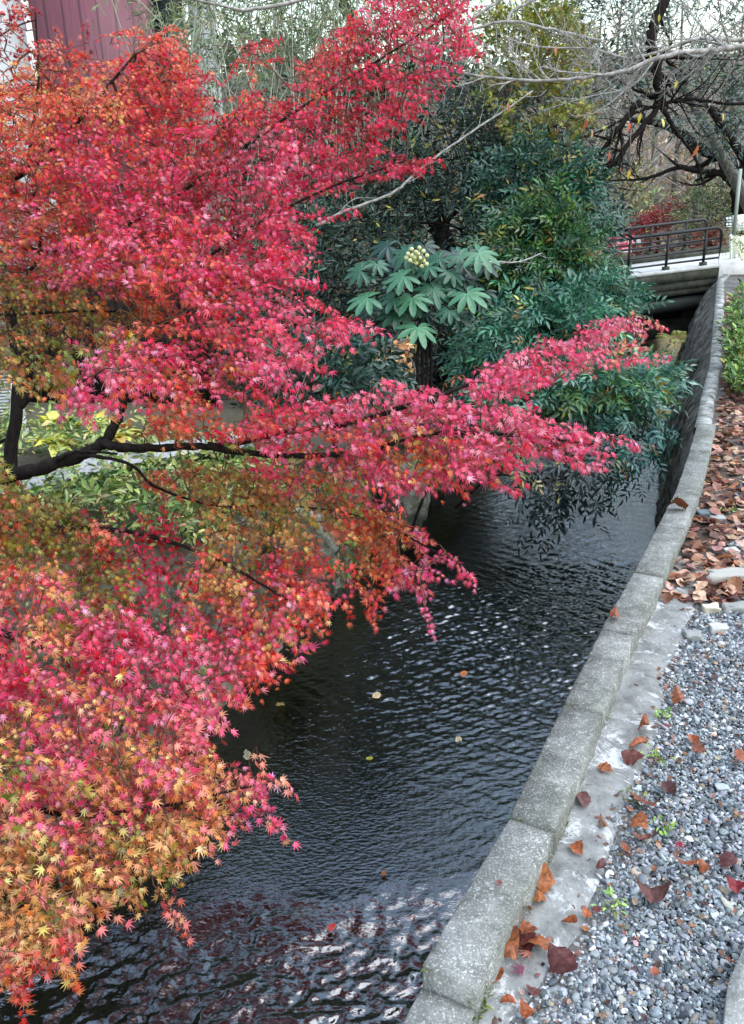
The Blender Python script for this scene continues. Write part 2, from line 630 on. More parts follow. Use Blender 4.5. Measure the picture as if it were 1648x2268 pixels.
STEP0 = 2.72
def water_z(X, Y):
    rg = np.random.default_rng(11)
    base = np.where(Y > -99, WATER, 0) + 0 * X
    fd = np.array([.42, .9])                      # flow direction
    s = Y * fd[1] + X * fd[0]; c = X * fd[1] - Y * fd[0]
    edge = (Y - .16 * X) + .05 * np.sin(c * 5 + 1) + .03 * np.sin(c * 13)
    step = 1 - sstep(STEP0 - .30, STEP0 + .03, edge)
    base = base - .035 * step
    base = base + .016 * np.exp(-((edge - STEP0 - .0) / .03) ** 2) * (-.25 + 1.0 * vnoise(np.stack([X, Y, 0 * X], -1), 6, 9)) * sstep(-.5, .3, X)
    p3 = np.stack([X, Y, 0 * X], -1)
    amp = .25 + .95 * sstep(.25, .75, vnoise(p3 * np.array([1.3, .7, 1]), .8, 21))
    amp = amp * (.30 + .80 * sstep(3.0, 5.2, Y + .3 * (vnoise(p3, 1.1, 77) - .5))) 
    amp = amp * (1 - .75 * sstep(1.2, .2, X - xl(Y))) if False else amp * (.25 + .75 * sstep(.1, .9, X - xl(Y)))
    h = 0
    warp = .09 * (vnoise(p3, 3, 31) - .5) + .035 * (vnoise(p3, 9, 33) - .5)
    warp2 = .12 * (vnoise(p3, 2.3, 41) - .5)
    for lam, n_, sl, spread in ((.13, 5, .10, .5), (.05, 13, .23, .6), (.029, 13, .26, .75)):
        for _ in range(n_):
            th = rg.normal(0, spread)
            k = 2 * np.pi / (lam * rg.uniform(.75, 1.35))
            ph = rg.uniform(0, 6.28)
            h = h + sl / k / math.sqrt(n_) * 1.4 * np.sin(k * (np.cos(th) * (s + warp) + np.sin(th) * (c + warp2)) + ph)
    chop = (1 - sstep(STEP0 - .55, STEP0 + .10, edge + .25 * (vnoise(np.stack([X, Y, 0 * X], -1), 2.5, 53) - .5))) * (1 + 1.2 * vnoise(p3, 2.2, 51))
    h2 = (vnoise(np.stack([X * 1.0 + warp * 2, Y * 1.6, 0 * X], -1), 16, 61) - .5) * .017 + (vnoise(np.stack([X, Y * 1.5, 0 * X], -1), 34, 63) - .5) * .009 + (vnoise(p3, 5, 65) - .5) * .02
    return base + h * amp * (1 + .9 * step) + h2 * chop


parts_V, parts_Q, n0 = [], [], 0
for ys_, nu in ((np.arange(-8, .6, .12), 60), (np.arange(.6, 6.0, .0105), 270), (np.arange(5.9895, 10, .02), 150), (np.arange(9.98, 31, .08), 60)):
    X, Y = water_grid(ys_, nu)
    Zw = water_z(X, Y)
    parts_V.append(np.stack([X, Y, Zw], -1).reshape(-1, 3))
    a, b_ = Y.shape
    i = np.arange(a - 1)[:, None] * b_ + np.arange(b_ - 1)[None]
    parts_Q.append(np.stack([i, i + 1, i + b_ + 1, i + b_], -1).reshape(-1, 4) + n0)
    n0 += a * b_
m_w, t, b = new_mat('canal_water')
t.nodes.remove(b)
fr = N(t, 'ShaderNodeFresnel', IOR=2.4)
tr = N(t, 'ShaderNodeBsdfTransparent'); tr.inputs[0].default_value = (.50, .55, .50, 1)
gl = N(t, 'ShaderNodeBsdfGlossy', Roughness=.02); gl.inputs[0].default_value = (1, 1, 1, 1)
bp = N(t, 'ShaderNodeBump', Strength=.5, Distance=.006)
t.links.new(noise(t, 38, 2, .5, coords(t, (1, 1.7, 1))), bp.inputs['Height'])
t.links.new(bp.outputs[0], gl.inputs['Normal']); t.links.new(bp.outputs[0], fr.inputs['Normal'])
mx = N(t, 'ShaderNodeMixShader')
t.links.new(fr.outputs[0], mx.inputs[0]); t.links.new(tr.outputs[0], mx.inputs[1]); t.links.new(gl.outputs[0], mx.inputs[2])
t.links.new(mx.outputs[0], t.nodes['Material Output'].inputs[0])
tag(mesh('canal_water', np.concatenate(parts_V), np.concatenate(parts_Q), m_w, smooth=True), kind='structure')

# ---------------------------------------------------------------- canal walls
def wall_sheet(xt, zt, xb, ys, nz, disp, seed, sgn, back=.35):
    """a stone face from its top line to below the bed, with a flat top strip behind it"""
    vs = np.linspace(0, 1, nz)
    Y, W = np.meshgrid(ys, vs, indexing='ij')
    top = zt(Y); bot = -1.55 + 0 * Y
    Zz = bot + (top - bot) * W
    X = xb(Y) + (xt(Y) - xb(Y)) * W
    p = np.stack([X * 1.0, Y, Zz], -1)
    X = X + sgn * disp(p) * (1 - W ** 12)
    V = np.stack([X, Y, Zz], -1)
    tb = np.stack([xt(Y[:, -1]) - sgn * back, Y[:, -1], top[:, -1] - .004], -1)
    V = np.concatenate([V, tb[:, None]], 1)
    a, b_ = V.shape[:2]
    i = np.arange(a - 1)[:, None] * b_ + np.arange(b_ - 1)[None]
    Q = np.stack([i, i + 1, i + b_ + 1, i + b_], -1).reshape(-1, 4)
    if sgn > 0: Q = Q[:, ::-1]
    return V.reshape(-1, 3), Q


ysr = np.concatenate([np.arange(-8, .8, .3), np.arange(.8, 5, .06), np.arange(5, 17, .035), np.arange(17, 30, .4)])
def dr(p):
    return (.12 * vnoise(p * np.array([1, 1.4, 1.2]), 2.6, 71) + .11 * vnoise(p * np.array([1, 2.4, .7]), 6, 72) + .05 * vnoise(p * np.array([1, 2, .8]), 18, 73)) * sstep(4.5, 6.5, p[..., 1])
V, Q = wall_sheet(lambda y: xr(y) - .004, lambda y: zr(y) + .0 * y, lambda y: xr(y) - (.30 * sstep(5.5, 8, y) + .20 * sstep(8, 11, y) + .10 * sstep(11, 15, y)), ysr, 34, dr, 1, -1, back=.0)
m_rock = mat_noise('rough_stone', [(.30, (.045, .043, .038)), (.5, (.15, .145, .13)), (.66, (.30, .29, .265))], 16, .9, 8, vec=(1, 2.2, .55), bumps=(30, 1.0, .03), stops2=[(.38, (.35, .36, .3)), (.55, (1, 1, 1))], scale2=4)
ow = mesh('stone_retaining_wall', V, Q, m_rock, smooth=False)
tag(ow, 'rough grey stone retaining wall on the right of the canal with yellow green moss at its foot', 'retaining wall')
yc = np.arange(5.9, 16.3, .06)
Vc = []
for y_ in yc:
    n1 = .03 * (vnoise(np.array([y_, 0, 0]), 4, 95) - .5)
    for f, dz in ((-.03, -.05), (-.02, .01), (.05 + n1, .02), (.09 + n1 * 2, .01), (.12 + n1 * 2, -.04)):
        Vc.append((xr(y_) + f + n1 * .3, y_, zr(y_) + dz + .03 * vnoise(np.array([y_, f, 0]), 6, 96)))
i = np.arange(len(yc) - 1)[:, None] * 5 + np.arange(4)[None]
mesh('coping', Vc, np.stack([i, i + 1, i + 6, i + 5], -1).reshape(-1, 4), mat_noise('pale_coping', [(.38, (.10, .105, .09)), (.62, (.46, .46, .44))], 9, .9, 7, bumps=(40, .6, .01)), ow)

ysl = np.concatenate([np.arange(-8, 1, .4), np.arange(1, 10, .045), np.arange(10, 30, .3)])
def dl(p):
    q_ = p.copy(); q_[..., 0] = 0
    q_ = q_ + .12 * np.stack([0 * p[..., 0], vnoise(p, 3, 81) - .5, vnoise(p, 3, 82) - .5], -1)
    f1 = np.abs(((q_[..., 1] / .42 + .5 * np.floor(q_[..., 2] / .26)) % 1) - .5)
    f2 = np.abs((q_[..., 2] / .26 % 1) - .5)
    groove = np.maximum(sstep(.40, .5, f1), sstep(.36, .5, f2))
    return .10 * vnoise(p, 2.3, 83) + .05 * vnoise(p, 7, 84) - .07 * groove
V, Q = wall_sheet(lambda y: xl(y) - .12, lambda y: -.12 + .18 * sstep(10, 16, y), lambda y: xl(y) - .06, ysl, 30, dl, 2, 1, back=.0)
m_rock2 = mat_noise('mossy_stone', [(.30, (.04, .042, .03)), (.5, (.16, .155, .125)), (.68, (.36, .35, .31))], 9, .9, 8, bumps=(30, .8, .02), stops2=[(.36, (.35, .42, .2)), (.56, (1, 1, 1))], scale2=5)
tag(mesh('stone_bank_wall', V, Q, m_rock2, smooth=True), 'low mossy stone wall along the left bank under the maple boughs', 'bank wall')

# ---------------------------------------------------------------- kerb blocks along the path
def mat_concrete(name, dark=1.0):
    m, t, b = new_mat(name)
    v = coords(t)
    c = ramp(t, noise(t, 9, 6, .7, v), [(.3, (.12 * dark, .12 * dark, .115 * dark)), (.7, (.28 * dark, .28 * dark, .27 * dark))])
    sp = ramp(t, noise(t, 170, 3, .8, v), [(.55, (0, 0, 0)), (.68, (1, 1, 1))])
    sp2 = ramp(t, noise(t, 55, 4, .8, v), [(.56, (0, 0, 0)), (.66, (.8, .8, .8))])
    c = mixc(t, sp, c, (.66, .67, .67)); c = mixc(t, sp2, c, (.50, .51, .51))
    dk = ramp(t, noise(t, 130, 3, .8, v), [(.28, (.35, .35, .33)), (.42, (1, 1, 1))])
    c = mixc(t, 1.0, c, dk, 'MULTIPLY')
    ms = ramp(t, noise(t, 3.2, 6, .75, v), [(.60, (0, 0, 0)), (.72, (.5, .5, .5))])
    c = mixc(t, ms, c, (.13, .125, .06))
    c = mixc(t, 1.0, c, ramp(t, noise(t, 2.1, 7, .8, v), [(.36, (.45, .46, .40)), (.6, (1.12, 1.12, 1.1))]), 'MULTIPLY')
    oi = N(t, 'ShaderNodeObjectInfo')
    c = mixc(t, 1.0, c, ramp(t, oi.outputs['Random'], [(0, (.80, .81, .78)), (1, (1.12, 1.12, 1.12))]), 'MULTIPLY')
    t.links.new(c, b.inputs['Base Color'])
    b.inputs['Roughness'].default_value = .85
    b.inputs['Specular IOR Level'].default_value = .3
    bump(t, b, noise(t, 120, 5, .75, v), .55, .006)
    return m


M_KERB = mat_concrete('kerb_concrete', 1.0)
KY = [.72, 1.285, 1.73, 2.24, 2.74, 3.24, 3.78, 4.27, 4.86, 5.12, 5.81]
KLAB = ['lowest kerb block at the bottom edge of the picture, sunk below its neighbour',
        'clean speckled kerb block in front, its near end face exposed above the sunken block',
        'kerb block behind the mossy joint, beside the pale concrete strip',
        'kerb block with a chipped dark joint at its far end, beside bare gravel',
        'kerb block with one flat brown leaf lying on top',
        'kerb block ending at the mossy joint where the leaf litter begins',
        'kerb block with a curled brown leaf leaning over its path side',
        'pale kerb block deep in leaf litter, just nearer than the olive moss',
        'short kerb block covered with olive moss',
        'last bleached kerb block before the rough stone wall']
KW = .125
def kerb(i, y0, y1):
    gap = .005
    p0 = np.array([xr(y0), y0]); p1 = np.array([xr(y1), y1])
    d = (p1 - p0) / np.linalg.norm(p1 - p0)
    p0 = p0 + d * gap; p1 = p1 - d * gap
    nrm = np.array([d[1], -d[0]])
    top = .10 + (-.055 if i == 0 else 0) + rng.uniform(-.004, .004)
    if i in (8,): top -= .02
    ch = .007
    prof = [(0, -.12), (0, top - ch), (ch, top), (KW - ch, top), (KW, top - ch), (KW, -.12)]
    n_ = 24
    V = []
    for k in range(n_):
        f = k / (n_ - 1)
        e = 1.0 if 0 < k < n_ - 1 else 0
        q_ = p0 + (p1 - p0) * f
        for (u, z) in prof:
            jx = rng.normal(0, .0012); jz = rng.normal(0, .0012)
            if not e: u = KW / 2 + (u - KW / 2) * .98; z = min(z, top - .004)
            if rng.random() < .12 and 0 < k < n_ - 1 and u in (0, ch, KW - ch, KW): jz -= rng.uniform(.002, .008)
            if u == KW and z > 0: jx += .004 * math.sin(k * 1.3 + i)
            V.append((q_[0] + nrm[0] * (u + jx), q_[1] + nrm[1] * (u + jx), z + jz + (zr(q_[1]))))
    m_ = len(prof)
    Q = [(k * m_ + j, k * m_ + (j + 1) % m_, (k + 1) * m_ + (j + 1) % m_, (k + 1) * m_ + j) for k in range(n_ - 1) for j in range(m_)]
    Q = [q_[::-1] for q_ in Q]
    T = [(0, j, j + 1) for j in range(1, m_ - 1)] + [((n_ - 1) * m_, (n_ - 1) * m_ + j + 1, (n_ - 1) * m_ + j) for j in range(1, m_ - 1)]
    o = mesh('kerb_block', V, [np.array(T), np.array(Q)], M_KERB)
    tag(o, KLAB[i], 'kerb', 'concrete kerb blocks along the canal edge')


for i in range(10):
    kerb(i, KY[i], KY[i + 1])

# concrete strip beside the kerb
m_strip, t, b = new_mat('limed_concrete')
v = coords(t)
c = ramp(t, noise(t, 12, 7, .75, v), [(.35, (.13, .13, .125)), (.62, (.30, .30, .29))])
wp = ramp(t, noise(t, 7, 8, .8, v, .6), [(.53, (0, 0, 0)), (.60, (1, 1, 1))])
c = mixc(t, wp, c, (.56, .565, .57))
dk = ramp(t, noise(t, 90, 4, .8, v), [(.3, (.5, .5, .48)), (.45, (1, 1, 1))])
c = mixc(t, 1.0, c, dk, 'MULTIPLY')
t.links.new(c, b.inputs['Base Color']); b.inputs['Roughness'].default_value = .9
bump(t, b, noise(t, 60, 6, .75, v), .5, .008)
ys_ = np.arange(.7, 3.6, .03)
wd = .165 + .10 * (vnoise(np.stack([ys_ * 2, 0 * ys_, 0 * ys_], -1), 1.5, 91) - .5) + .06 * (vnoise(np.stack([ys_, 0 * ys_, 0 * ys_], -1), 12, 92) - .5)
wd = wd * (.35 + .65 * sstep(1.15, 1.5, ys_)) + .06 * sstep(2.9, 3.4, ys_)
us_ = np.linspace(0, 1, 10)
Y, U = np.meshgrid(ys_, us_, indexing='ij')
X = xr(Y) + KW + .012 + U * wd[:, None]
Zs = .012 - .016 * U ** 4 + .004 * vnoise(np.stack([X, Y, 0 * X], -1), 20, 93)
V = np.stack([X, Y, Zs], -1).reshape(-1, 3)
a, b_ = Y.shape
i = np.arange(a - 1)[:, None] * b_ + np.arange(b_ - 1)[None]
tag(mesh('concrete_path_strip', V, np.stack([i, i + 1, i + b_ + 1, i + b_], -1).reshape(-1, 4), m_strip, smooth=True), kind='structure')
STRIP_Y, STRIP_W = ys_, wd
def strip_edge(y): return xr(y) + KW + .012 + np.interp(y, STRIP_Y, STRIP_W)

# pale edging stone at the near right corner
mb = MB()
A = [PZ(1600, 2300, .05), PZ(1700, 2300, .05), PZ(1700, 2080, .05), PZ(1655, 2080, .05), PZ(1612, 2180, .05)]
A = np.array(A); A[:, 2] = .05
Bm = A.copy(); Bm[:, 2] = -.05
n_ = len(A)
ctr = A.mean(0)
A2 = ctr + (A - ctr) * .97; A2[:, 2] = .056
mb.add(np.concatenate([Bm, A, A2]), Q=[(k, (k + 1) % n_, n_ + (k + 1) % n_, n_ + k) for k in range(n_)] + [(n_ + k, n_ + (k + 1) % n_, 2 * n_ + (k + 1) % n_, 2 * n_ + k) for k in range(n_)],
       T=[(2 * n_, 2 * n_ + j, 2 * n_ + j + 1) for j in range(1, n_ - 1)])
tag(mb.build('edging_stone', mat_concrete('pale_edging', 1.45)), 'pale concrete edging stone cut off by the bottom right corner', 'edging stone')
# ---------------------------------------------------------------- bridge
D0, D1 = 15.5, 18.75
nA, nB = P(1240, 632, D0), P(1592, 588, D0)          # near deck edge, top
fA, fB = P(1200, 604, D1), P(1600, 578, D1)
axis = norm(nB - nA)                                   # along the bridge
hor = norm(np.array([axis[0], axis[1], 0]))
dep = norm((fA + fB) / 2 - (nA + nB) / 2); dep[2] = 0; dep = norm(dep)
ZU = np.array([0, 0, 1.0])
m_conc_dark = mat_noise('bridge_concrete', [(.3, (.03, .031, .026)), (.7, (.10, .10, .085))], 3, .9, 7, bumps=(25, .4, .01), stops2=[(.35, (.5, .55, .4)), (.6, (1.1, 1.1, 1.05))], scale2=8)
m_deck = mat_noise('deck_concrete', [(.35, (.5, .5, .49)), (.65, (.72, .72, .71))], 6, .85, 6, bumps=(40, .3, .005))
m_blk, t, b = new_mat('black_rail_paint')
b.inputs['Base Color'].default_value = (.012, .011, .013, 1); b.inputs['Roughness'].default_value = .38
m_pipe, t, b = new_mat('dark_pipe_paint')
t.links.new(ramp(t, noise(t, 4, 5), [(.3, (.03, .034, .032)), (.7, (.07, .075, .07))]), b.inputs['Base Color']); b.inputs['Roughness'].default_value = .45

br = thing('footbridge', (nA + nB) / 2, 'low concrete footbridge with curved black tube railings over the far canal', 'bridge')
L = np.linalg.norm(nB - nA)
far_off = fA + axis * 0  # left far corner
Wd = np.dot((fA + fB) / 2 - (nA + nB) / 2, dep)
def bx(u0, u1, d0, d1, z0, z1, mbx):
    """box in bridge coordinates: u along, d across, z relative to the near deck edge"""
    pts = []
    for z in (z0, z1):
        for (u, d) in ((u0, d0), (u1, d0), (u1, d1), (u0, d1)):
            pts.append(nA + axis * u + dep * d + ZU * z)
    mbx.hexa(pts)
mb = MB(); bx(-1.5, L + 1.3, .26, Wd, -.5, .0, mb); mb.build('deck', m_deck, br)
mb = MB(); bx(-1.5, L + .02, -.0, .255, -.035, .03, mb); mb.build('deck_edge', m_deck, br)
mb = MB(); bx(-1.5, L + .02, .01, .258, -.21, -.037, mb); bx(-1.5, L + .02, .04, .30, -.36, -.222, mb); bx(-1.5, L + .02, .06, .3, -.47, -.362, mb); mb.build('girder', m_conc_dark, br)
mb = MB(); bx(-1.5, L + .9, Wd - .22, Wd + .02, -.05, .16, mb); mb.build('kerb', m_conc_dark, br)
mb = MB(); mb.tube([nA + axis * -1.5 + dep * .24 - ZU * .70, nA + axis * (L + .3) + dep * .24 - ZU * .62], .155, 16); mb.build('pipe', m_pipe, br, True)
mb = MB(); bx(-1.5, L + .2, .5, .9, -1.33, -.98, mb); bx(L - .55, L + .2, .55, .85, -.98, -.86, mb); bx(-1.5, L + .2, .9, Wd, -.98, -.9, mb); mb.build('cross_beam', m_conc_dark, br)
mb = MB(); bx(-1.6, .95, .95, Wd + .5, -2.4, -.985, mb)
m_abut = mat_noise('abutment_concrete', [(.3, (.10, .10, .098)), (.7, (.24, .235, .22))], 5, .9, 6, bumps=(30, .3, .01))
mb.build('abutment', m_abut, br)


def railing(base0, along, length, h, npost, name_suffix=''):
    rt_ = thing('railing', base0, None, None) if False else None
    rl = MB()
    top = []
    R = .13
    end = base0 + along * length
    pts = [base0 + ZU * h - along * 1.5, base0 + ZU * h, end - along * R + ZU * h]
    for a_ in np.linspace(0, math.pi / 2, 7)[1:]:
        pts.append(end - along * R + along * R * math.sin(a_) + ZU * (h - R + R * math.cos(a_)))
    pts.append(end + ZU * (-.02))
    return pts, end


def build_rail(base0, along, length, h, name, label_parts, posts):
    rail = empty(name); rail.parent = br; rail['_base'] = [float(v) for v in br['_base']]
    pts, end = railing(base0, along, length, h, 0)
    m1 = MB(); m1.tube(pts, .032, 8); m1.build('top_rail', m_blk, rail, True)
    for f in (.70, .43, .17):
        m2 = MB(); m2.tube([base0 - along * 1.5 + ZU * h * f, end + ZU * h * f], .020, 8); m2.build('rail', m_blk, rail, True)
    for u in posts:
        m3 = MB(); q_ = base0 + along * u
        m3.tube([q_ - ZU * .02, q_ + ZU * h * .99], .028, 8); m3.build('post', m_blk, rail, True)
        if name == 'near_railing' or True:
            m4 = MB(); m4.box(q_ + ZU * .0, (.11, .11, .13), (along, np.cross(ZU, along), ZU)); m4.build('post_foot', m_conc_dark, rail)


build_rail(nA + dep * .09 + ZU * .03, axis, L, .66, 'railing', None, [.05, L - 1.75, L - 1.02, L - .3 - .0])
build_rail(nA + dep * (Wd - .1) + ZU * .16, axis, L + .12, .62, 'railing', None, [.3, L - 2.0, L - 1.15, L - .35])

# ---------------------------------------------------------------- signs
def flat_mat(name, c, rough=.5):
    m, t, b = new_mat(name)
    v = noise(t, 8, 4)
    t.links.new(mixc(t, v, tuple(np.array(c) * .85), tuple(np.minimum(np.array(c) * 1.1, .95))), b.inputs['Base Color'])
    b.inputs['Roughness'].default_value = rough
    return m


M_WHITE = flat_mat('white_paint', (.8, .81, .82))
M_RED = flat_mat('sign_red', (.62, .02, .07))
M_CREAM = flat_mat('cream_paint', (.80, .80, .58))
M_DARK = flat_mat('dark_board', (.03, .035, .04))


def text(body, size, origin, ax, mat, parent, name='lettering'):
    cu = bpy.data.curves.new(name, 'FONT')
    cu.body = body; cu.size = size; cu.extrude = .0015
    cu.align_x = 'LEFT'
    tmp = bpy.data.objects.new(name, cu)
    COL.objects.link(tmp)
    bpy.context.view_layer.update()
    me = bpy.data.meshes.new_from_object(tmp.evaluated_get(bpy.context.evaluated_depsgraph_get()))
    bpy.data.objects.remove(tmp)
    me.name = name
    me.materials.clear(); me.materials.append(mat)
    o = bpy.data.objects.new(name, me)
    COL.objects.link(o)
    X, Y = norm(ax[0]), norm(ax[1]); Z = np.cross(X, Y)
    base = np.array(parent['_base'])
    q_ = np.asarray(origin) - base
    o.parent = parent
    o.matrix_basis = Matrix(((X[0], Y[0], Z[0], q_[0]), (X[1], Y[1], Z[1], q_[1]), (X[2], Y[2], Z[2], q_[2]), (0, 0, 0, 1)))
    return o


def panel(name, c4, th, mat, parent=None, label=None, cat=None):
    """thin board through four corners (bl, br, tr, tl), th thick to the back"""
    c4 = np.asarray(c4)
    n_ = norm(np.cross(c4[1] - c4[0], c4[3] - c4[0]))
    if n_ @ (CAM - c4[0]) < 0: n_ = -n_
    mb_ = MB(); bk = c4 - n_ * th
    mb_.hexa([bk[0], bk[1], c4[1], c4[0], bk[3], bk[2], c4[2], c4[3]])
    return mb_.build(name, mat, parent), n_


dS = 17.9
sg = thing('banner_sign', P(1375, 590, dS), 'red sign with white brush lettering tied to the far bridge railing', 'sign')
c4 = [P(1347, 546, dS), P(1403.5, 540, dS), P(1404, 521, dS), P(1347, 528, dS)]
o, n_ = panel('board', c4, .015, M_RED, sg)
ex = np.array(c4[1]) - np.array(c4[0]); ey = np.array(c4[3]) - np.array(c4[0])
s_ = np.linalg.norm(ey)
text('豆の小し画', s_ * .62, np.array(c4[0]) + ex * .30 + ey * .22 + n_ * .004, (ex, ey), M_WHITE, sg)
c4 = [P(1366, 563, dS), P(1399, 560, dS), P(1399, 546.5, dS), P(1366, 550.5, dS)]
o, n_ = panel('lower_board', c4, .015, M_RED, sg)
ex = np.array(c4[1]) - np.array(c4[0]); ey = np.array(c4[3]) - np.array(c4[0])
text('画画', s_ * .42, np.array(c4[0]) + ex * .35 + ey * .5 + n_ * .004, (ex, ey), M_WHITE, sg)
mb = MB(); q0 = np.array(c4[0]) + ey * .18 + n_ * .004
mb.hexa([q0, q0 + ex, q0 + ex + n_ * .003, q0 + n_ * .003, q0 + ey * .16, q0 + ex + ey * .16, q0 + ex + ey * .16 + n_ * .003, q0 + ey * .16 + n_ * .003])
mb.build('white_band', M_WHITE, sg)

# map board: dark panel with four white discs, white board beside it
dS = 17.2
sg = thing('information_board', P(1625, 580, dS), 'white information board with a dark panel of four white discs beyond the railing', 'sign')
o, n_ = panel('disc_panel', [P(1607, 505, dS), P(1622, 503, dS), P(1622, 477, dS), P(1607, 479, dS)], .02, M_DARK, sg)
def disc(x, y, r, d):
    c_ = P(x, y, d); th = np.linspace(0, 2 * np.pi, 14, endpoint=False)
    ring = np.array([c_ + (RT * np.cos(a_) + UP * np.sin(a_)) * r for a_ in th])
    m_ = MB(); m_.add(np.concatenate([ring + n_ * .006, ring - n_ * .004]), Q=[(k, (k + 1) % 14, 14 + (k + 1) % 14, 14 + k) for k in range(14)], T=[(0, j, j + 1) for j in range(1, 13)])
    return m_
for (x, y) in ((1611, 483.5), (1618, 483), (1611, 496.5), (1618, 496)):
    disc(x, y, .027, dS).build('disc', M_WHITE, sg)
for y in (490, 502):
    panel('bar', [P(1608, y + 1, dS - .004), P(1621, y, dS - .004), P(1621, y - 1.6, dS - .004), P(1608, y - .6, dS - .004)], .003, M_WHITE, sg)
panel('board', [P(1623, 512, dS - .01), P(1662, 508, dS - .01), P(1662, 473, dS - .01), P(1623, 477, dS - .01)], .03, M_WHITE, sg)
mb = MB(); mb.tube([P(1623, 600, dS + .05), P(1623, 477, dS + .05)], .02, 6); mb.tube([P(1660, 600, dS + .05), P(1660, 477, dS + .05)], .02, 6); mb.build('post', M_DARK, sg)

dS = 16.6
nb = thing('notice_board', P(1645, 590, dS), 'cream notice board with a white frame and a pink foot at the right edge', 'notice board')
panel('panel', [P(1621, 584, dS), P(1670, 580, dS), P(1670, 517, dS), P(1621, 521, dS)], .03, M_CREAM, nb)
panel('frame', [P(1618, 585, dS - .01), P(1621.5, 585, dS - .01), P(1621.5, 518, dS - .01), P(1618, 518, dS - .01)], .05, M_WHITE, nb)
panel('poster', [P(1627, 574, dS - .01), P(1634, 573, dS - .01), P(1634, 563, dS - .01), P(1627, 564, dS - .01)], .004, flat_mat('pale_poster', (.55, .6, .8)), nb)
panel('foot_rail', [P(1628, 589, dS - .15), P(1672, 587, dS - .15), P(1672, 583.5, dS - .15), P(1628, 584.5, dS - .15)], .1, M_RED, nb)
panel('foot_base', [P(1628, 594, dS - .14), P(1672, 592, dS - .14), P(1672, 587, dS - .14), P(1628, 589, dS - .14)], .12, M_WHITE, nb)

dS = 20.5
ar = thing('arrow_sign', P(1377, 560, dS), 'small pale arrow sign on a thin pole behind the red banner', 'sign')
mb = MB(); mb.tube([P(1377, 560, dS), P(1377, 500, dS)], .018, 6); mb.build('pole', flat_mat('pole_paint', (.6, .66, .66)), ar)
c4 = np.array([P(1371, 509, dS), P(1376, 514, dS), P(1385, 508, dS), P(1377, 498, dS)])
mb = MB(); n_ = -FW
mb.hexa([*(c4 + FW * .02), *c4]); mb.build('arrow', flat_mat('pale_sign', (.66, .74, .74)), ar)

# ---------------------------------------------------------------- house behind the maples, upper left
dH = 11.5
m_wall = mat_noise('white_siding', [(.3, (.62, .64, .66)), (.7, (.76, .77, .78))], 2, .7, 4)
m_redwall, t, b = new_mat('red_cladding')
v = coords(t, (14, 14, .5))
wv = N(t, 'ShaderNodeTexWave', Scale=1.3, Distortion=.15); wv.bands_direction = 'X'
t.links.new(coords(t), wv.inputs['Vector'])
t.links.new(mixc(t, 1.0, ramp(t, noise(t, 3, 6, .7, v), [(.3, (.13, .035, .05)), (.7, (.22, .075, .10))]), ramp(t, wv.outputs['Fac'], [(.0, (.45, .45, .45)), (.08, (1, 1, 1))]), 'MULTIPLY'), b.inputs['Base Color'])
b.inputs['Roughness'].default_value = .55
hs_ = thing('house', P(160, 900, dH), 'house with a plum red wall, white siding and white downpipe in the upper left corner', 'house')
def hpanel(name, x0, x1, ytop, z0, d, th, mat):
    a_ = P(x0, 150, d); b2 = P(x1, 150, d); zt = P((x0 + x1) / 2, ytop, d)[2]
    n2 = norm(np.array([b2[1] - a_[1], -(b2[0] - a_[0]), 0]))
    m_ = MB()
    c_ = [np.array([a_[0], a_[1], 0]), np.array([b2[0], b2[1], 0])]
    q_ = [c_[0] - n2 * th, c_[1] - n2 * th, c_[1], c_[0]]
    m_.hexa([p_ + ZU * z0 for p_ in q_] + [p_ + ZU * zt for p_ in q_])
    return m_.build(name, mat, hs_)
hpanel('red_wall', 84, 345, -160, -.3, dH, .2, m_redwall)
hpanel('white_wall', -260, 70, -160, -.3, dH + .25, .2, m_wall)
hpanel('side_wall', 428, 482, -160, -.3, dH + .6, .2, m_wall)
hpanel('dark_panel', 346, 414, -160, -.3, dH + .5, .1, M_DARK)  # flat panel in one dark colour, set back from the red wall
mb = MB(); a_ = P(76, 150, dH - .12); mb.tube([[a_[0], a_[1], -.3], [a_[0], a_[1], 5]], .045, 8); mb.build('downpipe', M_WHITE, hs_, True)
mb = MB()
c_ = P(0, -150, dH + 2); a_ = P(-300, -165, dH - .5); b2 = P(560, -165, dH - .5)
mb.hexa([a_, b2, b2 + np.array([0, 4, 1.2]), a_ + np.array([0, 4, 1.2]), a_ + ZU * .12, b2 + ZU * .12, b2 + np.array([0, 4, 1.32]), a_ + np.array([0, 4, 1.32])])
mb.build('roof', mat_noise('roof_tile', [(.3, (.05, .05, .055)), (.7, (.12, .12, .13))], 8, .7), hs_)

# lantern, fence and shutter in the garden at the left edge
dL = 6.9
ln = thing('stone_lantern', P(42, 945, dL), 'white tapering stone lantern behind the dark slim trunk at the left edge', 'lantern')
b0 = np.array(P(45, 950, dL))
def lathe(prof, c_, n=10, flat=True):
    m_ = MB(); V_ = []
    for r_, z_ in prof:
        for k in range(n):
            a2 = 2 * np.pi * k / n
            V_.append(c_ + np.array([r_ * math.cos(a2), r_ * math.sin(a2), z_]))
    Q_ = [(j * n + k, j * n + (k + 1) % n, (j + 1) * n + (k + 1) % n, (j + 1) * n + k) for j in range(len(prof) - 1) for k in range(n)]
    m_.add(V_, Q=Q_, T=[((len(prof) - 1) * n, (len(prof) - 1) * n + j, (len(prof) - 1) * n + j + 1) for j in range(1, n - 1)])
    return m_
m_lan = mat_noise('pale_stone', [(.3, (.52, .54, .55)), (.7, (.8, .8, .8))], 12, .8, 5, bumps=(40, .3, .004))
lathe([(.075, -.12), (.065, .10), (.06, .11)], b0, 4).build('base', m_lan, ln)
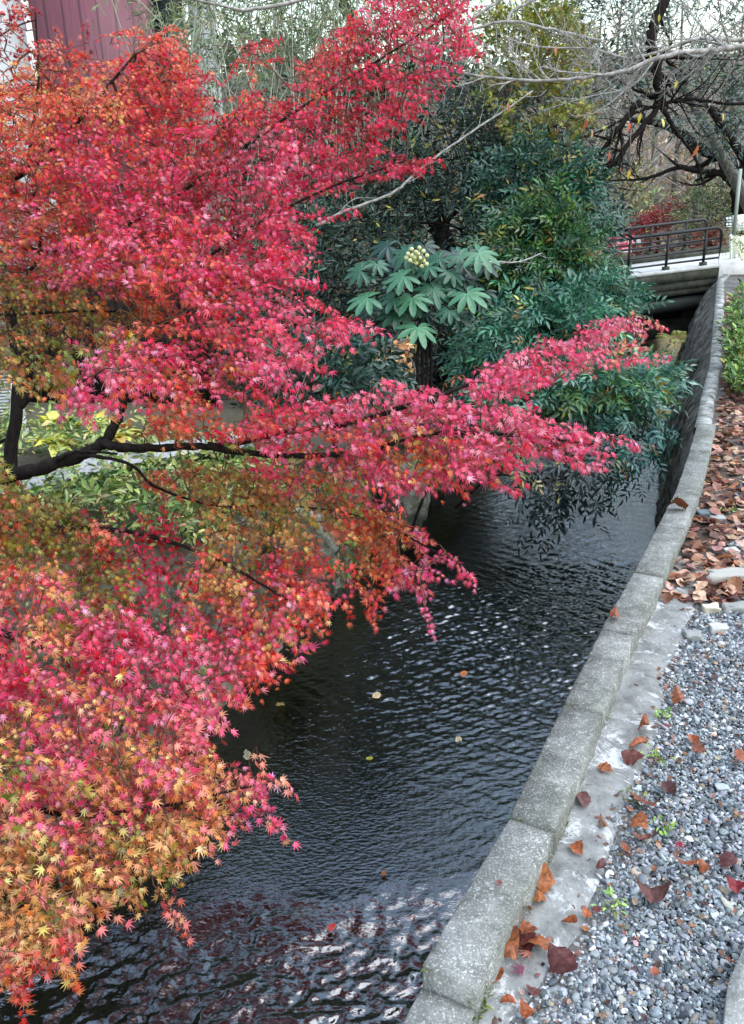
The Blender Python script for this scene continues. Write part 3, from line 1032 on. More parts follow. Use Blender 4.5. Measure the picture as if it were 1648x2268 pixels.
lathe([(.055, .11), (.075, .12), (.04, .26), (.03, .27)], b0, 4).build('lamp_house', m_lan, ln)
lathe([(.03, .27), (.085, .275), (.02, .35), (.015, .38), (.004, .40)], b0, 6).build('cap', m_lan, ln)

dF = 8.2
fn = thing('board_fence', P(150, 920, dF), 'dark weathered board fence behind the garden on the left', 'fence')
for k in range(26):
    x = 60 + k * 17
    mb = MB(); a_ = P(x, 940, dF); 
    mb.box([a_[0], a_[1] + rng.normal(0, .006), .45], (.07, .02, 1.3 + rng.normal(0, .02))); mb.build('board', M_BARK, fn)
mb = MB(); a_ = P(55, 860, dF + .06); b2 = P(490, 860, dF + .06)
mb.tube([[a_[0], a_[1] + .03, .8], [b2[0], b2[1] + .03, .8]], .03, 6); mb.build('rail', M_BARK, fn)
sh = thing('louvred_shutter', P(5, 930, 7.6), 'pale grey louvred screen at the left edge behind the lantern', 'shutter')
for k in range(14):
    a_ = P(-60, 926 - k * 7, 7.6); b2 = P(19, 924 - k * 7, 7.6)
    mb = MB(); mb.box((a_ + b2) / 2, (np.linalg.norm(b2 - a_), .02, .018), (norm(b2 - a_), np.cross(ZU, norm(b2 - a_)), ZU)); mb.build('slat', flat_mat('grey_slat', (.4, .43, .43)) if k == 0 else bpy.data.materials['grey_slat'], sh)
# ---------------------------------------------------------------- maples
PAL = {k: s2l(v) for k, v in {
    'C': [(216, 24, 62), (226, 36, 82), (200, 18, 46), (234, 52, 98)],
    'P': [(234, 64, 106), (240, 90, 124), (224, 46, 90), (244, 124, 146)],
    'R': [(232, 56, 42), (236, 84, 54), (216, 42, 36), (240, 112, 78)],
    'O': [(240, 146, 78), (244, 164, 96), (234, 122, 66)],
    'Y': [(238, 160, 98), (236, 142, 88), (240, 172, 112)],
    'G': [(122, 124, 40), (152, 140, 48), (100, 112, 42), (140, 118, 40)],
    'B': [(166, 84, 30), (150, 70, 28), (176, 100, 40)],
    'D': [(140, 14, 26), (160, 18, 30), (120, 16, 28)],
    'S': [(246, 116, 104), (248, 140, 112), (242, 98, 96)]}.items()}
ZONES = [(40, 690, 'GBG'), (160, 770, 'GBG'), (250, 735, 'GBO'), (100, 810, 'GGB'), (500, 1050, 'GGB'), (600, 1140, 'GOG'), (700, 1080, 'GBR'), (140, 1200, 'GGB'), (220, 1290, 'GBG'), (30, 1250, 'GBR'), (150, 1820, 'PSY'), (280, 1780, 'SOP'), (250, 1920, 'SYO'), (100, 1990, 'SYG'), (380, 1750, 'SPO'), (30, 1820, 'SPY'), (430, 1800, 'SYO'), (200, 1640, 'PSP'), (350, 1620, 'PSS'),
         (30, 60, 'DRD'), (120, 120, 'RDS'), (80, 230, 'RRO'), (220, 230, 'SRO'), (330, 90, 'SRR'), (330, 180, 'RCR'), (330, 260, 'CRC'), (480, 250, 'CDR'), (560, 130, 'DCR'),
         (650, 130, 'CCR'), (850, 200, 'CCD'), (960, 100, 'CCP'), (900, 300, 'CCD'), (180, 330, 'PCR'), (60, 400, 'RBC'), (60, 520, 'PRB'), (150, 480, 'BRC'), (130, 590, 'PPR'),
         (240, 430, 'CPC'), (330, 380, 'CPR'), (450, 450, 'CDP'), (600, 380, 'CPP'), (700, 450, 'CCP'), (600, 580, 'CPC'), (420, 560, 'CPR'), (240, 600, 'PRP'),
         (120, 690, 'GBG'), (200, 730, 'GBB'), (60, 760, 'GGO'), (60, 840, 'GGO'), (20, 720, 'GBG'), (200, 690, 'GBG'), (120, 740, 'GOG'), (330, 680, 'BRR'), (270, 700, 'BGB'), (450, 700, 'CRP'), (400, 800, 'PCB'), (620, 700, 'PPC'),
         (780, 720, 'PPC'), (250, 780, 'PPP'), (200, 840, 'PPP'), (310, 850, 'PPR'), (500, 860, 'PCB'), (420, 940, 'RBR'), (330, 960, 'RBO'), (600, 830, 'PPC'), (560, 950, 'PCR'), (720, 900, 'PPC'), (900, 890, 'PPP'),
         (1050, 900, 'PPP'), (1300, 740, 'PPP'), (1380, 770, 'PPS'), (1300, 980, 'PPP'), (1180, 960, 'PPC'), (700, 960, 'PPR'), (780, 1010, 'PRP'), (900, 1000, 'PRO'), (860, 1075, 'PPP'), (620, 1020, 'PCP'),
         (1000, 1050, 'PRP'), (560, 1090, 'GOB'), (440, 1080, 'GOB'), (380, 1040, 'RBG'), (660, 1110, 'BGO'), (760, 1120, 'BGR'), (850, 1170, 'ORB'), (980, 1240, 'PPS'), (930, 1340, 'PPP'), (820, 1280, 'RRO'),
         (790, 1350, 'RRP'), (620, 1190, 'OGO'), (520, 1190, 'OGO'), (340, 1180, 'CCD'), (340, 1290, 'CCC'), (280, 1130, 'DBR'), (230, 1210, 'DRG'), (600, 1270, 'RRP'), (680, 1300, 'RPR'), (480, 1300, 'ORO'), (440, 1370, 'PRO'),
         (620, 1400, 'RPO'), (560, 1470, 'PRR'), (400, 1440, 'PPC'), (500, 1450, 'PPC'), (80, 1120, 'GGB'), (60, 1180, 'GBG'), (180, 1260, 'GGB'), (100, 1250, 'SGO'), (60, 1320, 'SPR'), (180, 1330, 'PSG'), (100, 1400, 'OGS'),
         (20, 1490, 'CCP'), (200, 1430, 'PCP'), (300, 1500, 'PPC'), (220, 1560, 'SOP'), (420, 1560, 'PPS'), (100, 1620, 'PSO'), (250, 1690, 'OSG'), (350, 1700, 'PSO'), (460, 1760, 'OYS'), (590, 1720, 'SSP'), (600, 1830, 'SPP'),
         (350, 1810, 'YYO'), (430, 1850, 'OSY'), (100, 1750, 'POS'), (20, 1680, 'POG'), (100, 1860, 'YGP'), (180, 1960, 'YYO'), (50, 1920, 'YYO'), (300, 1880, 'OYG'), (330, 1960, 'YGO'), (60, 2080, 'YOY'), (200, 2030, 'YOS'), (130, 2130, 'OSR'), (40, 2180, 'ORS'), (400, 2040, 'SRS')]
_z = np.array([(a_, b2) for a_, b2, c_ in ZONES], float)


def maple_color(pos, unit):
    """every bough has its own colours; unit = twig number, leaves of a twig mostly agree"""
    q_ = proj(pos)
    n = len(pos)
    nt_ = unit.max() + 1
    tj = rng.normal(0, 20, (nt_, 2))
    xy = q_[:, :2] + tj[unit] + rng.normal(0, 8, (n, 2))
    d = (xy[:, None, 0] - _z[None, :, 0]) ** 2 + (xy[:, None, 1] - _z[None, :, 1]) ** 2
    pr = -d / (2 * 34.0 ** 2) + rng.gumbel(size=d.shape) * .45
    zi = pr.argmax(1)
    tp = rng.integers(0, 3, nt_)
    c = np.zeros((n, 3))
    pick = np.where(rng.random(n) < .72, tp[unit], rng.integers(0, 3, n))
    for i in np.unique(zi):
        for k in range(3):
            m = (zi == i) & (pick == k)
            if m.any():
                pl = PAL[ZONES[i][2][k]]
                c[m] = pl[rng.integers(0, len(pl), m.sum())]
    return np.clip(jitter_col(c * 1.42, n, .10, .2), 0, .95)


# layers: outline in picture space, depth from control points, direction (right, down), coverage, thickness
UPL = dict(d=[(0, 0, 3.7), (0, 600, 3.5), (400, 100, 3.8), (500, 400, 3.5), (700, 100, 3.6), (1000, 50, 3.5), (900, 350, 3.4), (650, 600, 3.2), (300, 600, 3.2)])
MIDL = dict(d=[(300, 600, 3.1), (660, 600, 3.1), (830, 725, 3.0), (600, 860, 2.8), (250, 860, 2.5), (450, 740, 3.0), (150, 800, 2.5)])
RT_ = dict(d=[(560, 950, 2.9), (800, 900, 2.75), (1000, 900, 2.6), (1400, 690, 3.4), (1450, 780, 3.3), (1200, 780, 3.0), (1400, 980, 2.75), (1200, 980, 2.6), (850, 1080, 2.7), (650, 1040, 2.9)])
MIDO = dict(d=[(300, 1050, 3.2), (600, 1080, 3.2), (860, 1150, 3.0), (1030, 1260, 2.8), (800, 1340, 2.9), (560, 1200, 3.2), (400, 1300, 3.0), (700, 1400, 2.8), (560, 1500, 2.7)])
LOW = dict(d=[(0, 1250, 2.7), (300, 1380, 2.75), (550, 1480, 2.65), (0, 1500, 2.5), (450, 1600, 2.45), (640, 1730, 2.3), (300, 1750, 2.3), (0, 1800, 2.25), (400, 1950, 2.15), (0, 2150, 2.1), (200, 2050, 2.1)])

MAPLES = [
    dict(label='tall crimson maple filling the upper left, its boughs rising before the plum red house', trunk='T1', layers=[
        ([(-60, 190), (40, 190), (75, 205), (150, 205), (250, 205), (300, 130), (340, 60), (385, 60), (430, 150), (480, 260), (560, 220), (620, 250), (640, 420), (640, 600), (520, 650), (380, 640), (250, 620), (120, 640), (-60, 660)], UPL, (.6, -.75), 6.2, .30),
        ([(-60, 170), (60, 150), (130, 175), (260, 190), (350, 170), (420, 210), (460, 330), (460, 600), (300, 640), (-60, 640)], dict(d=[(0, 300, 4.15), (300, 300, 4.15), (400, 600, 4.0)]), (.5, -.7), 4.5, .2),
        ([(-40, -20), (70, -20), (75, 60), (130, 90), (110, 190), (-40, 210)], UPL, (.2, -.9), 2.0, .25),
        ([(230, 130), (330, 90), (350, 200), (240, 260), (120, 230)], UPL, (.5, -.8), 4.0, .2),
        ([(75, 120), (130, 110), (240, 130), (250, 210), (80, 215)], UPL, (.4, -.8), 3.0, .2),
        ([(75, 70), (330, 60), (340, 130), (75, 140)], UPL, (.4, -.8), .9, .2),
        ([(420, 90), (500, 130), (600, 50), (640, 150), (600, 240), (480, 250)], UPL, (.4, -.9), 1.1, .25),
        ([(600, 240), (660, 150), (740, 60), (830, 0), (900, -60), (1030, -60), (1045, 20), (1050, 105), (990, 170), (950, 215), (880, 280), (830, 320), (760, 380), (700, 430), (640, 440), (620, 330)], UPL, (.75, -.55), 4.4, .22),
        ([(640, 380), (800, 330), (930, 345), (965, 352), (900, 380), (790, 395), (740, 430), (700, 470), (660, 560), (640, 560)], UPL, (.9, -.25), 2.6, .16),
        ([(640, 520), (690, 470), (770, 470), (700, 500), (660, 600)], UPL, (.7, .2), 1.6, .15),
        ([(-60, 620), (120, 600), (340, 610), (400, 650), (330, 740), (260, 800), (90, 850), (-60, 860)], dict(d=[(0, 700, 3.4), (300, 700, 3.3), (50, 850, 3.3)]), (.6, .1), 3.0, .25)]),
    dict(label='pink maple reaching low boughs out over the canal from a dark forked limb', trunk='T2', layers=[
        ([(300, 580), (480, 560), (640, 540), (680, 560), (690, 620), (720, 680), (770, 700), (830, 722), (790, 735), (740, 760), (690, 790), (670, 830), (620, 860), (540, 880), (400, 900), (300, 880), (290, 760), (320, 700), (280, 640)], MIDL, (.8, .1), 2.7, .22),
        ([(120, 800), (190, 770), (250, 740), (320, 760), (330, 850), (290, 890), (220, 890), (150, 900), (100, 860)], MIDL, (.1, .5), 2.6, .12),
        ([(320, 890), (430, 880), (560, 900), (660, 900), (650, 1000), (560, 1000), (480, 965), (380, 960), (300, 950)], RT_, (.8, .1), 2.2, .2),
        ([(560, 905), (660, 885), (760, 885), (850, 850), (880, 855), (1000, 850), (1100, 860), (1150, 900), (1220, 935), (1300, 940), (1380, 970), (1340, 1000), (1270, 1010), (1190, 1000), (1110, 1040), (1000, 1050), (900, 1075), (830, 1075), (760, 1055), (700, 1020), (640, 1010), (570, 980)], RT_, (.97, .1), 3.2, .16),
        ([(1050, 860), (1090, 810), (1140, 780), (1220, 752), (1310, 715), (1370, 690), (1405, 695), (1455, 770), (1430, 795), (1340, 805), (1290, 815), (1230, 840), (1120, 875)], RT_, (.92, -.35), 4.0, .14),
        ([(1090, 1000), (1140, 1010), (1130, 1060), (1000, 1080), (900, 1090), (880, 1060)], RT_, (.9, .3), 1.0, .1),
        ([(300, 1040), (420, 1030), (600, 1020), (700, 1040), (800, 1080), (860, 1110), (880, 1180), (760, 1190), (640, 1160), (560, 1180), (460, 1180), (440, 1090), (330, 1080)], MIDO, (.8, .3), 4.2, .22),
        ([(760, 1110), (880, 1140), (960, 1190), (1025, 1245), (1010, 1270), (960, 1280), (920, 1300), (830, 1310), (790, 1330), (770, 1290), (780, 1210)], MIDO, (.85, .45), 2.2, .16)]),
    dict(label='low maple at the left hanging orange, coral and olive boughs down towards the water', trunk='T3', layers=[
        ([(470, 1170), (640, 1160), (730, 1230), (735, 1310), (700, 1370), (640, 1440), (600, 1480), (530, 1510), (460, 1440), (400, 1400), (380, 1340), (430, 1250)], MIDO, (.7, .6), 3.4, .2),
        ([(310, 1090), (390, 1120), (400, 1180), (380, 1290), (330, 1330), (295, 1300), (300, 1180)], MIDO, (.2, .8), 2.0, .14),
        ([(-60, 960), (60, 1080), (150, 1110), (240, 1180), (300, 1280), (290, 1360), (200, 1330), (-60, 1230)], dict(d=[(0, 1050, 2.9), (200, 1200, 3.0), (280, 1330, 2.9)]), (.6, .6), 4.4, .2),
        ([(150, 1090), (260, 1130), (310, 1250), (280, 1290), (200, 1180)], MIDO, (.5, .7), 1.2, .14),
        ([(-60, 1220), (80, 1260), (200, 1330), (300, 1350), (420, 1390), (540, 1450), (525, 1540), (460, 1590), (440, 1640), (470, 1700), (400, 1760), (-60, 1760)], LOW, (.75, .5), 3.0, .18),
        ([(-60, 1680), (200, 1700), (420, 1690), (520, 1700), (600, 1705), (620, 1730), (560, 1755), (510, 1800), (480, 1830), (420, 1870), (370, 1920), (300, 1960), (220, 2010), (150, 2070), (90, 2110), (50, 2150), (-60, 2170)], LOW, (.8, .55), 3.0, .18)]),
]
DRIPS = [(1, [(930, 1290), (940, 1340), (955, 1390)], 2.85), (1, [(820, 1310), (815, 1350), (830, 1375)], 2.9), (1, [(770, 1310), (775, 1360)], 2.9),
         (2, [(600, 1470), (640, 1465), (680, 1430)], 2.65), (2, [(540, 1500), (620, 1490)], 2.65), (2, [(560, 1720), (610, 1725), (645, 1745)], 2.3), (2, [(540, 1780), (590, 1810), (640, 1850)], 2.25), (2, [(340, 1960), (375, 2010), (410, 2060)], 2.15), (2, [(110, 2090), (140, 2140), (165, 2180)], 2.1),
         (2, [(20, 2150), (40, 2190), (52, 2235)], 2.1), (1, [(1400, 700), (1450, 710), (1470, 720)], 3.4), (1, [(1420, 790), (1450, 795), (1480, 790)], 3.35), (1, [(1350, 970), (1400, 975), (1410, 990)], 2.75), (1, [(1260, 1010), (1300, 1030), (1330, 1030)], 2.7), (1, [(1080, 1060), (1130, 1080), (1150, 1085)], 2.7),
         (1, [(990, 1230), (1030, 1260), (1050, 1290)], 2.8), (1, [(700, 720), (790, 715), (850, 722)], 3.0), (0, [(860, 350), (920, 352), (975, 345)], 3.4), (0, [(700, 480), (760, 470), (790, 465)], 3.3), (1, [(900, 880), (880, 850), (860, 840)], 2.65), (2, [(460, 1480), (500, 1530), (530, 1560)], 2.6), (2, [(430, 1640), (470, 1660)], 2.4)]
# thick limbs: (points in picture space with depth), radius start, end
SK = {
    'T1': [([(-500, 1100, 4.6), (-330, 700, 4.3), (-120, 480, 3.9), (60, 380, 3.7), (180, 260, 3.6), (300, 120, 3.7)], .035, .005),
           ([(-120, 480, 3.9), (120, 560, 3.6), (330, 470, 3.45), (520, 340, 3.45), (680, 230, 3.5), (860, 120, 3.5), (1000, 30, 3.5)], .013, .003),
           ([(-330, 700, 4.3), (-60, 700, 3.7), (150, 690, 3.4), (300, 690, 3.3)], .012, .003),
           ([(120, 560, 3.6), (380, 600, 3.3), (560, 500, 3.3), (720, 420, 3.35), (900, 355, 3.4)], .010, .003),
           ([(60, 380, 3.7), (70, 300, 3.7), (85, 180, 3.75), (78, 20, 3.8)], .010, .004),
           ([(-60, 560, 3.9), (60, 600, 3.5), (90, 520, 3.45), (75, 430, 3.5)], .010, .004)],
    'T2': [([(-420, 1240, 4.0), (-200, 1130, 3.4), (0, 1062, 3.0), (110, 1030, 2.95), (200, 1000, 2.95), (245, 960, 2.97), (270, 900, 3.0), (285, 820, 3.0), (330, 740, 3.05), (420, 690, 3.1), (540, 650, 3.1)], .046, .006),
           ([(225, 985, 2.95), (300, 992, 2.95), (400, 990, 3.0), (500, 985, 3.0), (620, 960, 2.9), (760, 940, 2.8), (900, 900, 2.7), (1040, 850, 2.8), (1150, 800, 3.0), (1300, 740, 3.25), (1390, 700, 3.4)], .019, .003),
           ([(460, 987, 3.0), (520, 1000, 3.0), (640, 1010, 2.9), (800, 1000, 2.8), (960, 960, 2.65), (1150, 965, 2.65), (1330, 985, 2.75)], .015, .004),
           ([(330, 740, 3.05), (280, 780, 2.8), (210, 830, 2.5)], .012, .004),
           ([(160, 1012, 2.95), (210, 1010, 2.9), (290, 1030, 2.95), (350, 1080, 3.05), (480, 1120, 3.15), (640, 1120, 3.15), (820, 1150, 3.0), (980, 1230, 2.85)], .008, .003),
           ([(110, 1035, 2.95), (150, 1005, 2.9), (195, 1000, 2.9), (260, 1005, 2.9)], .010, .004)],
    'T3': [([(-620, 1500, 3.6), (-350, 1400, 3.1), (-120, 1380, 2.75), (60, 1420, 2.6), (250, 1500, 2.6), (420, 1560, 2.5)], .036, .005),
           ([(-350, 1400, 3.1), (-100, 1180, 3.0), (100, 1170, 3.0), (300, 1180, 3.05), (480, 1240, 3.05), (640, 1330, 2.9)], .018, .004),
           ([(-120, 1380, 2.75), (-60, 1700, 2.4), (120, 1800, 2.3), (330, 1790, 2.25), (560, 1740, 2.3)], .014, .003),
           ([(-60, 1700, 2.4), (-20, 1950, 2.2), (120, 2040, 2.12)], .014, .004)]}
TRUNKBASE = {'T1': ((-3.2, 4.1), .10), 'T2': ((-2.5, 3.3), .10), 'T3': ((-2.3, 2.6), .08)}

for mi, mp in enumerate(MAPLES):
    (bx_, by_), r0 = TRUNKBASE[mp['trunk']]
    root = thing('maple_tree', (bx_, by_, -.2), mp['label'], 'maple tree', 'red maples on the left bank')
    tm = MB(); sk_pts, sk_par = [], []
    for li, (pl, ra, rb) in enumerate(SK[mp['trunk']]):
        line = np.array([P(*p_) for p_ in pl])
        if li == 0:
            f0 = line[0]
            line = np.concatenate([[(bx_, by_, -.35), (bx_ + .04, by_ - .03, .05)], [(np.array([bx_, by_, .1]) * .4 + f0 * .6)], line])
        sl = smooth_line(line, 7)
        k = np.linspace(0, 1, len(sl))
        rad = ra + (rb - ra) * k ** .8
        if li == 0: rad = np.maximum(rad, r0 * (1 - k * 2.2))
        sl = sl + rng.normal(0, .004, sl.shape) * (rad[:, None] / .03)
        tm.tube(sl, rad * (1 + .08 * np.sin(np.arange(len(sl)) * 1.7)), 9)
        sk_pts.append(sl)
    tm.build('trunk', M_BARK, root, True)
    seeds = np.concatenate(sk_pts)
    bases, dirs, lens = [], [], []
    for poly, dd, (ux, uy), cov, thick in mp['layers']:
        n = int(cov * area(poly) / (1150 if dd is UPL else 1350))
        xy = sample_poly(poly, n)
        dpt = idw(dd['d'], xy[:, 0], xy[:, 1]) + rng.normal(0, thick, n) * .55 + np.where(rng.random(n) < .3, thick * rng.random(n) * 1.6, 0) - np.where(rng.random(n) < .25, thick * rng.random(n), 0)
        b_ = np.array([P(x, y, d) for (x, y), d in zip(xy, dpt)])
        a_ = rng.normal(0, .55, n)
        vx = ux * np.cos(a_) - uy * np.sin(a_); vy = ux * np.sin(a_) + uy * np.cos(a_)
        dr_ = RT * vx[:, None] - UP * vy[:, None] + FW * rng.normal(-.05, .35, n)[:, None]
        dr_[:, 2] *= .75
        L_ = rng.uniform(.08, .135, n)
        bases.append(b_ - norm(dr_) * (L_ * .55)[:, None]); dirs.append(dr_); lens.append(L_)
    for ti, pl, d in DRIPS:
        if ti != mi: continue
        pp = np.array([P(x, y, d) for x, y in pl])
        for a_, b2 in zip(pp[:-1], pp[1:]):
            bases.append(a_[None]); dirs.append((b2 - a_)[None]); lens.append(np.array([np.linalg.norm(b2 - a_)]))
    base = np.concatenate(bases); dr_ = norm(np.concatenate(dirs)); ln_ = np.concatenate(lens)
    nrm = ZU * .50 - FW * .62 + rng.normal(0, .18, (len(base), 3))
    O, X_, N_, S_, I_ = sprays(base, dr_, ln_, 5, nrm, np.where(proj(base)[:, 2] > 3.15, .0335, .0385), 58, .22, .36, .32, .45, .94)
    V, T = stamp(T_MAPLE, O, X_, N_, S_, rng.normal([-.25, 0, 0], [.5, .5, .5], (len(O), 3)))
    c = maple_color(O, I_)
    nv = len(T_MAPLE[0])
    c = np.repeat(c, nv, 0).reshape(-1, nv, 3)
    c[:, -4:] = s2l((150, 40, 40))
    mesh('crown', V, T, M_MAPLE, root, c.reshape(-1, 3))
    pts, par = grow(seeds, np.arange(len(seeds)) - 1, base, .35)
    bm_ = MB(); limbs(bm_, pts, par, len(seeds), .0013, .36, .009)
    twigs(bm_, base, dr_, ln_, .22, .0011)
    bm_.build('branches', M_TWIG, root)

# slim dark trunk seen at the left edge
sl_ = thing('slim_tree', P(30, 1010, 4.9), 'slim dark tree trunk with one forked branch at the left edge before the white lantern', 'tree')
mb = MB()
mb.tube(smooth_line([P(28, 1130, 4.9), P(24, 1000, 4.9), P(36, 930, 4.9), P(38, 870, 4.9), P(45, 780, 4.95), P(20, 640, 5.0)], 5), np.linspace(.042, .028, 26), 9)
mb.tube(smooth_line([P(38, 905, 4.9), P(62, 880, 4.9), P(92, 850, 4.9), P(110, 800, 4.95), P(160, 700, 5)], 5), np.linspace(.030, .012, 21), 8)
mb.tube(smooth_line([P(26, 965, 4.9), P(10, 975, 4.9), P(-25, 990, 4.9)], 5), np.linspace(.014, .008, 11), 6)
mb.build('trunk', M_BARK, sl_, True)
O, X_, N_, S_, I_ = sprays(np.array([P(rng.uniform(-60, 200), rng.uniform(640, 720), 5 + rng.normal(0, .2)) for _ in range(60)]), norm(rng.normal(0, 1, (60, 3))), .14, 4, ZU + rng.normal(0, .3, (60, 3)), .06)
V, T = stamp(T_MAPLE, O, X_, N_, S_)
mesh('crown', V, T, M_MAPLE, sl_, np.repeat(jitter_col(PAL['B'][rng.integers(0, 3, len(O))], len(O)), len(T_MAPLE[0]), 0))


# ---------------------------------------------------------------- general plants
def plant(name, label, cat, poly, depth, thick, n, size, cols, tpl=T_OVAL, K=5, tl=(.12, .25), ang=55, droop=.2, leafdroop=.2, up=.4, foot=None, group=None, mat=None, wood=None,
          rtrip=.002, rmax=.04, trunk_r=.05, njit=.5, spread=1.0, center=None, nrm_up=.7, front=.35, keep=.95, gap=.36, gapscale=None, extra=None, hollow=0.0, stem_mat=None):
    """leafy twigs through a volume whose outline is poly at the given depth, tied by branches to a trunk"""
    poly = np.asarray(poly, float)
    xy = sample_poly(poly, n)
    gs = gapscale or 3.2 / np.sqrt(area(poly))
    g3 = np.stack([xy[:, 0] * gs, xy[:, 1] * gs * 1.2, 0 * xy[:, 0]], -1)
    gm = .6 * vnoise(g3, 2.0, int(area(poly)) % 97) + .4 * vnoise(g3, 5.0, int(area(poly)) % 89) > gap
    xy = np.concatenate([xy[gm], xy[gm][: int(.25 * gm.sum())] + rng.normal(0, 6, (int(.25 * gm.sum()), 2))]); n = len(xy)
    if callable(depth): dpt = depth(xy[:, 0], xy[:, 1])
    elif isinstance(depth, (list, tuple)): dpt = idw(depth, xy[:, 0], xy[:, 1])
    else: dpt = np.full(n, float(depth))
    cen = poly.mean(0) if center is None else np.array(center, float)
    ext = np.abs(poly - cen).max(0)
    rr = np.clip(1 - (((xy - cen) / ext) ** 2).sum(1), .08, 1) ** .5
    u = rng.uniform(-1, 1, n)
    dpt = dpt + thick * rr * u
    base = CAM + (RT * ((xy[:, 0] - 824) / F)[:, None] + UP * ((1134 - xy[:, 1]) / F)[:, None] + FW) * dpt[:, None]
    cd = float(np.median(dpt))
    if foot is None:
        f2 = P(cen[0], cen[1], cd)
        foot = np.array([f2[0], f2[1], 0.0])
    foot = np.asarray(foot, float)
    c3 = P(cen[0], cen[1], cd) - ZU * .2 * (ext[1] * cd / F)
    out = norm(base - c3)
    dr_ = out * spread + ZU * up + rng.normal(0, .45, (n, 3))
    L_ = rng.uniform(*tl, n)
    nrm = ZU * nrm_up + out * .4 - FW * front + rng.normal(0, .25, (n, 3))
    root = thing(name, foot, label, cat, group)
    O, X_, N_, S_, I_ = sprays(base, dr_, L_, K, nrm, size, ang, droop, leafdroop, .3, njit, keep)
    V, T = stamp(tpl, O, X_, N_, S_)
    cl = s2l(cols)
    nt2 = len(base)
    tw = rng.integers(0, len(cl), nt2)
    ci = np.where(rng.random(len(O)) < .6, tw[I_], rng.integers(0, len(cl), len(O)))
    c = jitter_col(cl[ci], len(O), .10, .26)
    old = rng.random(len(O)) < .035
    c[old] = jitter_col(s2l([(150, 140, 60), (160, 110, 60), (190, 180, 90)])[rng.integers(0, 3, old.sum())], old.sum())
    c *= (.75 + .5 * vnoise(O, 1.6 / max(size * 10, .5), 5))[:, None]
    mesh('crown', V, T, mat or M_LEAF, root, np.repeat(np.clip(c, 0, .9), len(tpl[0]), 0))
    # stem skeleton
    tm = MB()
    topz = c3 + (c3 - foot) * .15
    sk = smooth_line([foot - ZU * .25, foot + (c3 - foot) * .33 + rng.normal(0, .05, 3), foot + (c3 - foot) * .7 + rng.normal(0, .05, 3), topz], 6)
    tm.tube(sk, np.linspace(trunk_r, trunk_r * .35, len(sk)), 8)
    pts, par = grow(sk, np.arange(len(sk)) - 1, base, .5)
    tm2 = MB()
    limbs(tm2, pts, par, len(sk), rtrip, .42, rmax)
    tm.build('trunk', wood or M_BARK, root, True)
    tm2.build('branches', stem_mat or wood or M_BARK, root)
    return root


DKGREEN = [(10, 32, 26), (16, 44, 34), (22, 52, 40), (8, 24, 20), (52, 84, 64), (24, 46, 28)]
plant('evergreen_tree', 'dark glossy evergreen tree on the left bank behind the big-leaved shrub', 'evergreen tree',
      [(640, 420), (760, 400), (860, 330), (960, 200), (1080, 190), (1200, 270), (1290, 380), (1320, 470), (1270, 600), (1150, 700), (1000, 760), (850, 740), (740, 700), (670, 600)],
      [(900, 300, 9.0), (900, 600, 8.0), (1250, 450, 8.6), (700, 500, 8.2)], 1.1, 1500, .085, DKGREEN, T_NARROW, 5, (.15, .32), droop=.15, up=.5, foot=P(960, 850, 8.6), mat=M_GLOSS, trunk_r=.10, rmax=.05)
E1 = [o for o in bpy.data.objects if o.name == 'evergreen_tree'][0]
uc = rng.normal(0, 1, (900, 3)); uc = norm(uc) * (rng.random((900, 1)) ** .4) * np.array([3.6, 2.4, 3.0]) + np.array([-1.6, 15, 8.5])  # crown added above the frame to darken the reflection in the water
O, X_, N_, S_, I_ = sprays(uc, rng.normal(0, 1, uc.shape), .7, 4, ZU + rng.normal(0, .6, uc.shape), .26)
V, T = stamp(T_OVAL, O, X_, N_, S_)
mesh('added_crown', V, T, M_GLOSS, E1, np.repeat(jitter_col(s2l(DKGREEN)[rng.integers(0, 6, len(O))], len(O)), 8, 0))
mb = MB(); mb.tube(smooth_line([(1.0, 9.6, 1.0), (.3, 12, 3.2), (-.8, 14.5, 6), (-1.6, 15, 11)], 5), np.linspace(.12, .04, 16), 8); mb.build('added_trunk', M_BARK, E1, True)  # trunk added to carry that out-of-frame crown
plant('evergreen_tree', 'second dark evergreen tree, taller, rising behind the crimson maple to the top edge', 'evergreen tree',
      [(380, 320), (560, 300), (700, 240), (820, 180), (960, 120), (1080, 300), (1040, 700), (860, 860), (560, 840), (380, 700)],
      10.3, 1.2, 1200, .10, DKGREEN, T_OVAL, 5, (.2, .4), droop=.15, up=.5, foot=P(720, 880, 10.3), mat=M_GLOSS, trunk_r=.12, rmax=.05)
plant('evergreen_shrub', 'deep shady shrub low on the left bank behind the maple boughs', 'shrub',
      [(380, 760), (600, 700), (900, 780), (1120, 760), (1150, 900), (1000, 960), (700, 960), (420, 920)],
      8.6, .7, 620, .085, [(12, 28, 24), (18, 42, 32), (28, 54, 40)], T_OVAL, 5, (.15, .3), foot=P(760, 930, 8.6), mat=M_GLOSS, trunk_r=.05)
plant('yellow_green_tree', 'olive yellow young maple lit behind the bare pale branches at the top', 'maple tree',
      [(1080, 60), (1150, 10), (1260, 20), (1300, 120), (1290, 240), (1270, 330), (1200, 350), (1130, 310), (1090, 200)],
      8.3, .7, 520, .075, [(112, 122, 36), (134, 138, 48), (92, 108, 36), (150, 146, 60), (120, 100, 36)], T_MAPLE, 4, (.12, .25), foot=P(1180, 850, 9.2), trunk_r=.05, njit=.4, wood=M_GREYB)
